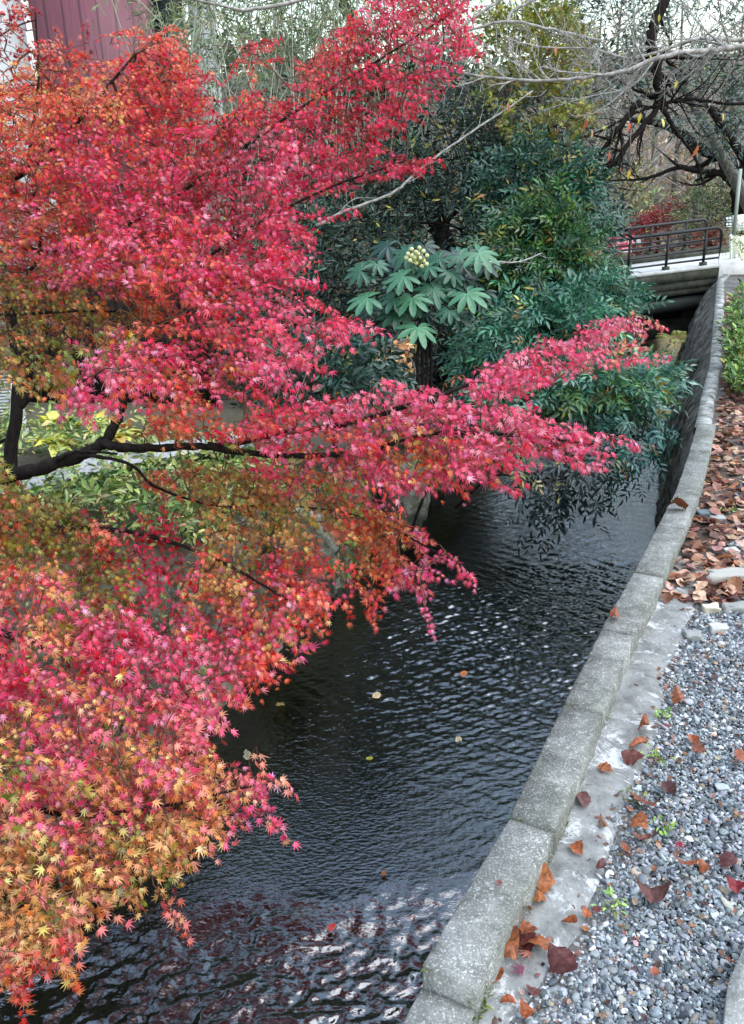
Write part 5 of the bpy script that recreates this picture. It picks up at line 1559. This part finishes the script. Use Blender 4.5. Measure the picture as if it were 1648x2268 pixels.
for (x, y0, y1, lab) in ((258, 972, 938, 'white marker stake in the yellow garden plants'), (370, 1068, 1040, 'pale tilted marker stake below the maple limb'), (268, 1050, 1020, 'small grey marker stake under the maple limb')):
    mk = thing('marker_stake', PZ(x, y0, -.05), lab, 'stake', 'plant marker stakes')
    d_ = np.linalg.norm(PZ(x, y0, -.05) - CAM) * .97
    a_ = P(x, y0, d_); b2 = P(x + (12 if x == 370 else 0), y1, d_)
    mb = MB(); mb.box((a_ + b2) / 2, (.028, .006, np.linalg.norm(b2 - a_)), (RT, np.cross(norm(b2 - a_), RT), norm(b2 - a_))); mb.build('stake', M_WHITE, mk)

# ferns on the left wall
def fern(c_, lab, n=7, L_=.22, cols=((110, 150, 60), (140, 176, 84))):
    f_ = thing('fern', c_, lab, 'fern', 'ferns on the canal walls')
    mbx = MB(); O, X2, N2, S2 = [], [], [], []
    for k in range(n):
        a2 = rng.uniform(0, 6.28); d = norm(np.array([math.cos(a2), math.sin(a2), .7]) - FW * .4)
        for j in range(1, 12):
            f = j / 12
            p_ = c_ + d * L_ * f - ZU * .5 * L_ * f * f
            sd = norm(np.cross(d, ZU))
            for sg in (-1, 1):
                O.append(p_); X2.append(sd * sg + d * .4 - ZU * .2); N2.append(ZU - FW * .3); S2.append(L_ * .3 * (1 - f * .8))
    O = np.array(O)
    V, T = stamp(tpl_oval(.35, .1, .02), O, np.array(X2), np.array(N2), np.array(S2))
    mesh('fronds', V, T, M_LEAF, f_, np.repeat(jitter_col(s2l(cols)[rng.integers(0, 2, len(O))], len(O)), 8, 0))


def on_left(y, z): return np.array([float(xl(y)) + .0, y, z])
fern(on_left(5.75, -.75), 'bright green fern on the left wall above the water beside the pink drooping bough')
fern(on_left(5.5, -.85), 'smaller fern below it close to the waterline on the left wall', 5, .14)
fern(on_left(4.6, -.8), 'fern on the left wall under the coral maple tips', 6, .15, ((96, 130, 50), (120, 150, 70)))
fern(on_left(4.0, -.8), 'lowest fern on the left wall just above the maple tips over dark water', 6, .14, ((90, 124, 50), (116, 146, 66)))
c_ = np.array([xr(13.2) - .3, 13.2, -.3]); fern(P(1500, 760, 13.0), 'yellow fern hanging at the shaded corner under the bridge', 9, .5, ((150, 150, 60), (176, 172, 84)))

# creepers on the left wall face
n_ = 900
yy = rng.uniform(2.4, 8.5, n_); zz = rng.uniform(-.95, -.05, n_)
wb = np.stack([xl(yy) + .02, yy, zz], -1)
wb = wb[vnoise(wb, 1.7, 14) > .5]
O, X_, N_, S_, I_ = sprays(wb, np.tile([.8, -.3, -.3], (len(wb), 1)) + rng.normal(0, .5, (len(wb), 3)), .10, 3, ZU + np.array([.5, 0, 0]) + rng.normal(0, .4, (len(wb), 3)), .05, 60, .4, .3)
V, T = stamp(T_OVAL, O, X_, N_, S_)
tag(mesh('wall_creeper', V, T, M_LEAF, None, np.repeat(jitter_col(s2l([(90, 110, 46), (70, 92, 42), (120, 130, 60), (130, 100, 50)])[rng.integers(0, 4, len(O))], len(O)), 8, 0)), 'low creepers clinging to the left stone wall', 'creeper', kind='stuff')

# moss and little plants along the foot of the right wall
n_ = 1500
yy = rng.uniform(5.4, 12.5, n_)
zz = -1.1 + np.abs(rng.normal(0, .16, n_)) + .1 * vnoise(np.stack([yy, 0 * yy, 0 * yy], -1), 2, 4)
tt = (zz + 1.55) / 1.75
mb_ = np.stack([xr(yy) - .3 * sstep(5.5, 9, yy) * (1 - tt) * 1.4 - .02 + .02, yy, zz], -1)
O, X_, N_, S_, I_ = sprays(mb_, np.tile([-1, -.3, .2], (n_, 1)) + rng.normal(0, .4, (n_, 3)), .07, 3, ZU + rng.normal(0, .4, (n_, 3)), .045, 60, .4, .4)
V, T = stamp(T_OVAL, O, X_, N_, S_)
tag(mesh('wall_moss', V, T, M_LEAF, None, np.repeat(jitter_col(s2l([(130, 140, 50), (104, 120, 44), (156, 160, 70), (80, 100, 44)])[rng.integers(0, 4, len(O))], len(O)), 8, 0)), 'yellow green moss and small ferns along the foot of the right stone wall', 'moss', kind='stuff')
# ---------------------------------------------------------------- gravel
def pebbles(n, near):
    bmx = bmesh.new(); bmesh.ops.create_icosphere(bmx, subdivisions=2 if near else 1, radius=1)
    v1 = np.array([v_.co[:] for v_ in bmx.verts]); bmx.verts.index_update()
    t1 = np.array([[v_.index for v_ in f_.verts] for f_ in bmx.faces]); bmx.free()
    y = .9 + 4.6 * rng.random(n * 4) ** 1.5
    x = xr(y) + KW + rng.random(n * 4) * 2.3
    p3 = np.stack([x, y, 0 * x], -1)
    pj = proj(p3)
    nz = vnoise(p3, 9, 101) * .6 + vnoise(p3, 3, 102) * .4
    off = x - strip_edge(y)
    m = (pj[:, 0] < 1720) & (off > (-.02 if near else -.05) + (nz - .5) * .2)
    far = sstep(2.9, 4.2, y)
    m &= rng.random(len(y)) > far * .86
    worn = vnoise(p3, 2.0, 103)
    if near: m &= rng.random(len(y)) > .5 * sstep(.5, .75, worn) * (off > .3)
    x, y = x[m][:n], y[m][:n]
    n = len(x)
    if near: s = np.clip(np.exp(rng.normal(math.log(.0058), .32, n)), .004, .015)
    else: s = np.clip(np.exp(rng.normal(math.log(.0036), .35, n)), .002, .006)
    s = s * (1 + .25 * sstep(2, 4, y))
    sc3 = s[:, None] * np.stack([rng.uniform(.9, 1.45, n), rng.uniform(.65, 1.05, n), rng.uniform(.4, .7, n)], -1)
    a = rng.uniform(0, 6.28, n)
    til = rng.normal(0, .35, (n, 2))
    # blocky, worn shapes: a few random flattening cuts
    base = np.repeat(v1[None], n, 0)
    for _ in range(6 if near else 3):
        d = norm(rng.normal(0, 1, (n, 3))); k = rng.uniform(.45, .85, (n, 1))
        h_ = np.einsum('nvk,nk->nv', base, d)
        base = base - np.maximum(h_ - k, 0)[..., None] * d[:, None] * .92
    base = base * sc3[:, None]
    base[..., 2] += base[..., 0] * til[:, 0:1] + base[..., 1] * til[:, 1:2]
    ca, sa = np.cos(a)[:, None], np.sin(a)[:, None]
    Vx = base[..., 0] * ca - base[..., 1] * sa + x[:, None]
    Vy = base[..., 0] * sa + base[..., 1] * ca + y[:, None]
    Vz = base[..., 2] + (sc3[:, 2] * rng.uniform(.1, 1.4, n) - .005)[:, None]
    V = np.stack([Vx, Vy, Vz], -1).reshape(-1, 3)
    T = (t1[None] + (np.arange(n) * len(v1))[:, None, None]).reshape(-1, 3)
    cl = s2l([(116, 122, 126), (142, 149, 154), (94, 100, 106), (168, 173, 177), (188, 190, 192), (74, 80, 86), (150, 146, 138), (126, 131, 130), (214, 214, 210), (152, 134, 116)])
    pr = np.array([.2, .2, .15, .13, .09, .08, .05, .06, .03, .02]); pr /= pr.sum()
    c = jitter_col(cl[rng.choice(len(cl), n, p=pr)], n, .03, .2)
    return V, T, np.repeat(c, len(v1), 0)


V, T, c = pebbles(33000, True)
V2, T2, c2 = pebbles(60000, False)
T = np.concatenate([T, T2 + len(V)]); V = np.concatenate([V, V2]); c = np.concatenate([c, c2])
M_PEB = mat_col('pebble', .72, .35, (120, .25, .003))
tag(mesh('gravel', V, T, M_PEB, None, c, True), 'blue grey pebble gravel covering the path', 'gravel', kind='stuff')

# fallen leaves: litter far up the path
def dryleaf():
    """broad oval leaf, 5 x 7 grid, folded and curled"""
    u = np.linspace(0, 1, 8); vv = np.linspace(-1, 1, 5)
    V = []
    for a_ in u:
        wd = .40 * math.sin(math.pi * min(1, (a_ * .95 + .05) ** .85)) ** .75
        for b2 in vv: V.append((a_, b2 * wd, 0))
    Q = [(i * 5 + j, i * 5 + j + 1, (i + 1) * 5 + j + 1, (i + 1) * 5 + j) for i in range(7) for j in range(4)]
    return np.array(V), np.array(Q)


DLV, DLQ = dryleaf()
LIT = s2l([(140, 92, 74), (166, 118, 96), (196, 156, 132), (112, 70, 56), (170, 112, 80), (206, 170, 146), (148, 104, 88), (96, 62, 52)])


def fineleaf(pts, size, col, curl, wide=.36):
    """one large fallen leaf with pointed ends, toothed edge, veins"""
    nu, nv = 19, 9
    u = np.linspace(0, 1, nu)[:, None]; v = np.linspace(-1, 1, nv)[None]
    wd = wide * np.sin(np.pi * u ** .85) ** .8 * (1 + .06 * (np.arange(nu)[:, None] % 2)) * (1 + rng.normal(0, .05, (nu, 1)))
    x = u - .5 + 0 * v; y = v * wd
    bite = rng.random((nu, nv)) < .05
    k = rng.normal([.5, .2, .3, 0], [.5, .7, .6, .6]) * curl
    z = k[0] * x * x * 1.6 + k[1] * np.abs(y) * .9 + k[2] * y * np.abs(y) * 3 + k[3] * x * y * 2.5 + rng.normal(0, .012, x.shape) + .03 * np.sin(u * 20 + rng.uniform(0, 6)) * np.abs(v)
    vein = ((u * 7 - np.abs(v) * 1.6) % 1 < .18) | (np.abs(v) < .13)
    c = np.asarray(col)[None, None] * np.where(vein, .68, 1.0)[..., None] * (1 + rng.normal(0, .1, (nu, nv, 1))) * (1 - .35 * (vnoise(np.stack([x * 4, y * 4, 0 * x + pts[0] * 31], -1), 2, 3)[..., None] > .68))
    a = rng.uniform(0, 6.28); ti = rng.normal(0, .16, 2)
    px = (x * math.cos(a) - y * math.sin(a)) * size; py = (x * math.sin(a) + y * math.cos(a)) * size
    pz = z * size + px * ti[0] + py * ti[1]; pz = pz - pz.min() * .9
    W = np.stack([px + pts[0], py + pts[1], pz + pts[2]], -1).reshape(-1, 3)
    i = np.arange(nu - 1)[:, None] * nv + np.arange(nv - 1)[None]
    Q = np.stack([i, i + 1, i + nv + 1, i + nv], -1).reshape(-1, 4)
    return W, Q, np.clip(c.reshape(-1, 3), 0, 1)


def litter(n, pts, size, col, curl=.5):
    V = np.tile(DLV, (n, 1, 1)); 
    s = size[:, None]
    k1 = rng.normal(.5, .5, (n, 1)) * curl; k2 = rng.normal(.3, .6, (n, 1)) * curl
    x, y = V[..., 0] - .5, V[..., 1]
    z = k1 * x * x * 1.6 + k2 * np.abs(y) * .8 + rng.normal(0, .5, (n, 1)) * curl * y * np.abs(y) * 2 + rng.normal(0, .35, (n, 1)) * curl * x * y * 3
    z = z - z.min(1, keepdims=True)
    # ragged: pull some edge points in
    edge = (np.abs(np.tile(np.arange(5), 8) - 2) == 2)
    y = y * (1 - edge[None] * (rng.random((n, 40)) < .25) * rng.uniform(.2, .7, (n, 40)))
    a = rng.uniform(0, 6.28, (n, 1)); ti = rng.normal(0, .22, (n, 2))
    px = (x * np.cos(a) - y * np.sin(a)) * s; py = (x * np.sin(a) + y * np.cos(a)) * s
    pz = z * s + px * ti[:, :1] + py * ti[:, 1:]
    pz = pz - pz.min(1, keepdims=True) * .8
    W = np.stack([px + pts[:, :1], py + pts[:, 1:2], pz + pts[:, 2:3]], -1).reshape(-1, 3)
    Q = (DLQ[None] + (np.arange(n) * 40)[:, None, None]).reshape(-1, 4)
    C = np.repeat(col, 40, 0)
    mid = (np.tile(np.arange(40) % 5, n) == 2)
    C = C * np.where(mid, .75, 1.0)[:, None]
    return W, Q, C


n_ = 13000
y = 3.1 + 10.0 * rng.random(n_) ** 1.25
x = xr(y) + KW + .02 + rng.random(n_) * (2.0 + .1 * y)
pj = proj(np.stack([x, y, 0 * x], -1))
kk = vnoise(np.stack([x, y, 0 * x], -1), 2.2, 111)
den = sstep(3.0, 3.7, y + (kk - .5) * 1.2) * (.10 + .75 * sstep(.40, .62, vnoise(np.stack([x, y, 0 * x], -1), 1.3, 112) + .35 * (1 - sstep(.25, .6, x - xr(y)))))
m = (rng.random(n_) < den) & (pj[:, 0] < 1750)
x, y = x[m], y[m]; n_ = len(x)
pts = np.stack([x, y, zr(y) + rng.uniform(0, .025, n_)], -1)
W, Q, C = litter(n_, pts, rng.uniform(.035, .082, n_), jitter_col(LIT[rng.integers(0, 8, n_)], n_, .07, .2))
# crumbs of leaf between the pebbles
nd = 1500
yd = .95 + 2.6 * rng.random(nd); xd = xr(yd) + KW + .03 + rng.random(nd) * 1.6
Wd_, Qd, Cd = litter(nd, np.stack([xd, yd, 0 * xd + rng.uniform(.002, .012, nd)], -1), rng.uniform(.006, .022, nd), jitter_col(LIT[rng.integers(0, 8, nd)] * .7, nd, .1, .25))
W = np.concatenate([W, Wd_]); C = np.concatenate([C, Cd]); Q = np.concatenate([Q, Qd + len(W) - len(Wd_)])
M_LIT = mat_leaf('fallen_leaf', .12, .55, .4, 90)
tag(mesh('leaf_litter', W, Q, M_LIT, None, C), 'drift of brown fallen leaves along the upper path', 'leaf litter', kind='stuff')

# single fallen leaves on the near path, each a thing
FALL = [  # x, y, size px, colour, label
    (1245, 2150, 112, (112, 62, 60), 'large dark brown leaf lying flat on the gravel near the bottom'),
    (1155, 2015, 84, (196, 116, 62), 'big orange leaf curled against the front kerb block'),
    (1165, 2060, 78, (170, 98, 66), 'orange brown leaf just below the big curled orange one'),
    (1125, 2115, 82, (186, 112, 74), 'long tan leaf beside the foot of the front kerb block'),
    (1190, 1995, 64, (190, 120, 76), 'pale orange leaf above the big curled orange leaf'),
    (1205, 1970, 60, (188, 112, 64), 'bent orange leaf with a green moss tuft beside it'),
    (1200, 1930, 56, (184, 104, 56), 'ragged orange leaf against the mossy side of the kerb'),
    (1185, 2105, 88, (180, 104, 62), 'broad orange leaf with dark holes in the leaf heap'),
    (1160, 2095, 70, (120, 60, 54), 'dark red brown leaf half under the orange heap'),
    (1140, 2085, 60, (108, 54, 52), 'purple brown leaf at the bottom of the heap by the kerb'),
    (1100, 2165, 56, (182, 100, 56), 'small round orange leaf by the white patch of concrete'),
    (1125, 2225, 44, (182, 92, 48), 'bright orange leaf standing on edge at the bottom'),
    (1165, 2245, 50, (190, 100, 56), 'orange leaf cut by the bottom edge of the picture'),
    (1180, 2200, 48, (130, 84, 80), 'greyish brown leaf among pebbles near the bottom edge'),
    (1275, 1886, 44, (188, 108, 66), 'small orange leaf on the pale concrete strip'),
    (1340, 1708, 46, (188, 116, 76), 'ragged tan leaf on the middle of the concrete strip'),
    (1290, 1775, 70, (120, 80, 76), 'long folded grey brown leaf on the concrete strip beside the kerb'),
    (1230, 1835, 50, (124, 66, 58), 'thin dark leaf standing against the kerb joint'),
    (1335, 1830, 44, (150, 116, 94), 'faded star-shaped leaf on the concrete strip'),
    (1422, 1785, 80, (150, 84, 66), 'oval brown leaf holding a small white pebble'),
    (1415, 1835, 62, (186, 112, 70), 'orange leaf lying over a brown one on the gravel'),
    (1422, 1865, 58, (140, 88, 72), 'brown leaf under the orange leaf on the gravel'),
    (1412, 1655, 64, (186, 108, 70), 'orange brown leaf at the edge of concrete and gravel'),
    (1400, 1690, 66, (130, 76, 66), 'dark concave leaf beside the gravel edge'),
    (1425, 1620, 54, (180, 106, 70), 'tan leaf on the upper gravel next to a green sprig'),
    (1535, 1645, 46, (190, 110, 74), 'orange leaf alone on the right side of the gravel'),
    (1640, 1690, 54, (176, 96, 66), 'red brown leaf cut by the right edge of the picture'),
    (1545, 1665, 44, (160, 100, 80), 'tan curled leaf below the lone orange leaf'),
    (1440, 1990, 96, (112, 68, 62), 'long dark curled leaf pointing right on the gravel'),
    (1515, 1925, 70, (176, 104, 70), 'broad tan leaf with a dark fold right of the long dark leaf'),
    (1480, 1755, 58, (116, 76, 72), 'purple grey leaf on the gravel right of the oval one'),
    (1500, 1560, 50, (176, 108, 76), 'tan leaf on the gravel below the stones'),
    (1560, 1930, 40, (184, 106, 66), 'small orange leaf with a dark tip on the gravel'),
    (1300, 2030, 40, (186, 104, 62), 'small orange leaf curled in the middle gravel'),
    (1260, 2050, 44, (184, 100, 56), 'narrow orange leaf between the heap and the middle gravel'),
    (1320, 2020, 30, (140, 66, 60), 'tiny dark red leaf in the middle gravel'),
    (1330, 1925, 46, (120, 70, 66), 'small dark leaf where the concrete strip ends'),
    (1620, 2140, 38, (150, 84, 60), 'brown leaf near the edging stone on the right'),
    (1450, 2160, 36, (180, 100, 66), 'small orange leaf low on the worn gravel'),
    (1385, 1880, 36, (178, 104, 72), 'small tan leaf beside the end of the strip'),
    (1610, 1915, 60, (108, 60, 58), 'dark leaf in a tuft of dry grass at the right'),
    (1628, 1970, 56, (150, 40, 50), 'wine red leaf at the right edge of the gravel'),
    (1360, 1370, 42, (170, 96, 70), 'flat brown leaf lying on top of a kerb block'),
    (1500, 1132, 60, (140, 80, 50), 'curled brown leaf leaning over the path side of the kerb')]
for (x, y, s_, c_, lab) in FALL:
    zt = .012
    if lab.startswith('flat brown leaf lying on top'): zt = .103
    if 'leaning over the path side' in lab: zt = .10
    if 'concrete strip' in lab: zt = .016
    p_ = PZ(x, y, zt)
    dpt = (p_ - CAM) @ FW
    W, Q, C = fineleaf(p_, s_ * .8 * dpt / F, s2l(c_) * .8, .8, rng.uniform(.26, .38))
    W[:, 2] += .004
    tag(mesh('fallen_leaf', W, Q, M_LIT, None, C), lab, 'fallen leaf', 'single fallen leaves on the near path')
# red maple leaves on the gravel
for (x, y, c_, lab) in ((1500, 1865, (170, 40, 70), 'crimson maple leaf lying on the gravel right of the brown leaves'), (1480, 1608, (190, 40, 70), 'tiny bright red maple leaf on the upper gravel'), (1205, 2080, (176, 70, 84), 'faded red maple leaf right of the orange heap'), (1175, 2115, (226, 150, 130), 'pale pink maple leaf on top of the orange heap'), (1160, 2150, (140, 60, 90), 'small purple maple leaf below the orange heap'), (1108, 1950, (150, 70, 66), 'tiny reddish scrap lying on the front kerb block')):
    p_ = PZ(x, y, .11 if 'kerb block' in lab else .025)
    V, T = stamp(T_MAPLE, p_[None], np.array([[rng.normal(), rng.normal(), .1]]), (ZU + rng.normal(0, .2, 3))[None], np.array([.03 if 'tiny' in lab else .05]))
    tag(mesh('fallen_maple_leaf', V, T, M_MAPLE, None, np.tile(s2l(c_), (len(V), 1))), lab, 'fallen leaf', 'fallen maple leaves on the near path')

# bigger stones on the path
def rock(name, x, y, s3, c_, lab, seed, z=.0, flat=.5, sub=3):
    bmx = bmesh.new(); bmesh.ops.create_icosphere(bmx, subdivisions=sub, radius=1)
    v_ = np.array([q_.co[:] for q_ in bmx.verts]); bmx.verts.index_update(); f_ = np.array([[q_.index for q_ in g.verts] for g in bmx.faces]); bmx.free()
    v_ = np.sign(v_) * np.abs(v_) ** .75
    d = 1 + .6 * (vnoise(v_ + seed, 1.3, seed) - .5) + .4 * (vnoise(v_ + seed, 3.5, seed) - .5) + .12 * (vnoise(v_ + seed, 9, seed) - .5)
    p_ = PZ(x, y, z + s3[2] * .2)
    if name == 'stone': s3 = np.array(s3) * .78; v_ = np.clip(v_, -.8, [.85, .8, .62])
    W = v_ * d[:, None] * np.array(s3) + p_
    return tag(mesh(name, W, f_, m_rock2 if name == 'bank_rock' else M_PEB, None, np.tile(s2l(c_), (len(W), 1)), True), lab, 'stone', 'loose stones on the path')


rock('stone', 1618, 1276, (.15, .055, .04), (176, 172, 164), 'long flat whitish slab of stone in the leaf litter at the right edge', 1, .03)
rock('stone', 1560, 1142, (.06, .05, .05), (104, 116, 122), 'rounded blue grey stone in the leaf litter by the kerb', 2)
rock('stone', 1590, 1152, (.06, .045, .04), (160, 164, 162), 'lighter grey stone just right of the blue grey one', 3)
rock('stone', 1618, 1225, (.06, .04, .04), (200, 198, 192), 'small white stone above the flat slab', 4)
rock('stone', 1590, 1395, (.05, .04, .035), (190, 188, 182), 'white stone on the path below the slab', 5)
rock('stone', 1535, 1410, (.05, .04, .03), (150, 152, 148), 'pale grey stone where litter meets gravel', 6)
rock('stone', 1575, 1350, (.05, .04, .035), (210, 198, 176), 'cream wedge-shaped stone below the flat slab', 7)
rock('stone', 1625, 1345, (.07, .05, .03), (150, 150, 146), 'grey flat stone at the right edge below the slab', 8)
rock('stone', 1600, 1745, (.028, .02, .014), (170, 176, 176), 'palest larger pebble on the gravel at the right', 9)
rock('bank_rock', 670, 1205, (.20, .2, .26), (170, 168, 158), 'pale streaked boulder in the left bank behind the orange maple leaves', 11, -.42)
rock('bank_rock', 318, 1345, (.14, .14, .18), (150, 156, 160), 'grey boulder showing between the olive and coral maple boughs', 12, -.3)
rock('bank_rock', 900, 1110, (.22, .25, .3), (120, 116, 104), 'mossy boulder at the waterline under the pink bough', 13, -.75)
rock('bank_rock', 1260, 870, (.2, .2, .2), (150, 152, 160), 'grey stone glimpsed behind the nandina over the water', 14, -.7)

# moss along the foot of the kerb
nm = 1600
ym = np.concatenate([rng.normal(c_, s_, nm // 8) for c_, s_ in ((1.27, .03), (1.45, .10), (1.62, .06), (1.76, .02), (2.26, .02), (3.25, .05), (3.3, .08), (4.9, .12))])
xm = xr(ym) + KW + np.abs(rng.normal(.006, .012, len(ym)))
zm = .012 + np.abs(rng.normal(0, .022, len(ym)))
onj = (rng.random(len(ym)) < .2); jy = np.array(KY)[np.abs(ym[:, None] - np.array(KY)[None]).argmin(1)]
ym = np.where(onj, jy + rng.normal(0, .006, len(ym)), ym); xm = np.where(onj, xr(ym) + rng.uniform(0, KW, len(ym)), xm); zm = np.where(onj, .094 + zr(ym), zm)
bs = np.stack([xm, ym, zm], -1)
V, T = stamp(T_OVAL, bs, rng.normal(0, 1, bs.shape) + ZU * .5, ZU + rng.normal(0, .5, bs.shape), rng.uniform(.005, .011, len(bs)))
tag(mesh('kerb_moss', V, T, M_LEAF, None, np.repeat(jitter_col(s2l([(92, 100, 34), (112, 118, 44), (70, 84, 30), (84, 80, 40)])[rng.integers(0, 4, len(bs))], len(bs)), 8, 0)), 'olive moss along the foot and joints of the kerb', 'moss', kind='stuff')

# small weeds in the gravel
for (x, y, lab) in ((1470, 1585, 'small green weed on the upper gravel'), (1450, 1675, 'bright green clover-like weed beside the dark concave leaf'), (1360, 2000, 'tiny green weed in the middle gravel'), (1475, 1830, 'pale green sprig right of the orange leaf pair'), (1400, 1760, 'mossy yellow tuft at the edge of the strip'), (1190, 1880, 'green moss tuft growing at the foot of the kerb'), (1040, 2235, 'moss cushion on the side of the sunken kerb block'), (1590, 1130, 'grassy tuft among the leaf litter on the right'), (1620, 1130, 'grass tuft beside the stones at the right edge')):
    c_ = PZ(x, y, .02)
    wd_ = thing('weed', c_, lab, 'weed', 'small weeds on the path')
    k = 26
    bs = c_ + rng.normal(0, .018, (k, 3)) * [1, 1, .25]
    X2 = rng.normal(0, 1, (k, 3)) * [1, 1, .4] + ZU * .4
    V, T = stamp(T_OVAL, bs, X2, ZU + rng.normal(0, .3, (k, 3)), rng.uniform(.012, .026, k))
    cc_ = s2l([(130, 160, 70), (160, 186, 100), (100, 130, 50)]) if 'moss' not in lab else s2l([(90, 100, 30), (110, 116, 40), (76, 90, 30)])
    mesh('leaves', V, T, M_LEAF, wd_, np.repeat(jitter_col(cc_[rng.integers(0, 3, k)], k), 8, 0))

# leaves afloat and things on the bed
for (x, y, s_, c_, lab) in ((834, 1542, 22, (214, 190, 140), 'pale cream leaf floating in the middle of the canal'), (1027, 1495, 18, (200, 120, 70), 'small orange leaf afloat right of the cream one'), (620, 1562, 26, (150, 130, 70), 'yellowish leaf afloat near the left bank'), (1015, 1640, 18, (200, 190, 150), 'tiny pale leaf afloat below the orange one'), (818, 1680, 16, (170, 170, 60), 'yellow green leaf afloat over dark water'), (735, 2055, 20, (200, 60, 50), 'red maple leaf floating just above the rapids'), (548, 1675, 24, (150, 145, 120), 'pale stone-like leaf by the left maple tips'), (850, 1935, 14, (150, 90, 50), 'small brown leaf drifting above the rapids')):
    p_ = PZ(x, y, WATER + .012)
    dpt = (p_ - CAM) @ FW
    W, Q, C = litter(1, p_[None], np.array([s_ * dpt / F]), s2l(c_)[None], .15)
    tag(mesh('floating_leaf', W, Q, M_LIT, None, C), lab, 'floating leaf', 'leaves floating on the canal')
rock('bed_stone', 675, 2025, (.06, .05, .03), (140, 130, 100), 'square tan stone under the water above the rapids', 21, -1.25)
rock('bed_stone', 960, 1725, (.13, .06, .05), (40, 40, 36), 'dark flat stone under the water near the kerb', 22, -1.28)
rock('bed_stone', 980, 1880, (.12, .08, .06), (30, 32, 30), 'black stone under the water beside the front kerb block', 23, -1.3)

# tidy helper properties
for o in bpy.data.objects:
    if '_base' in o: del o['_base']
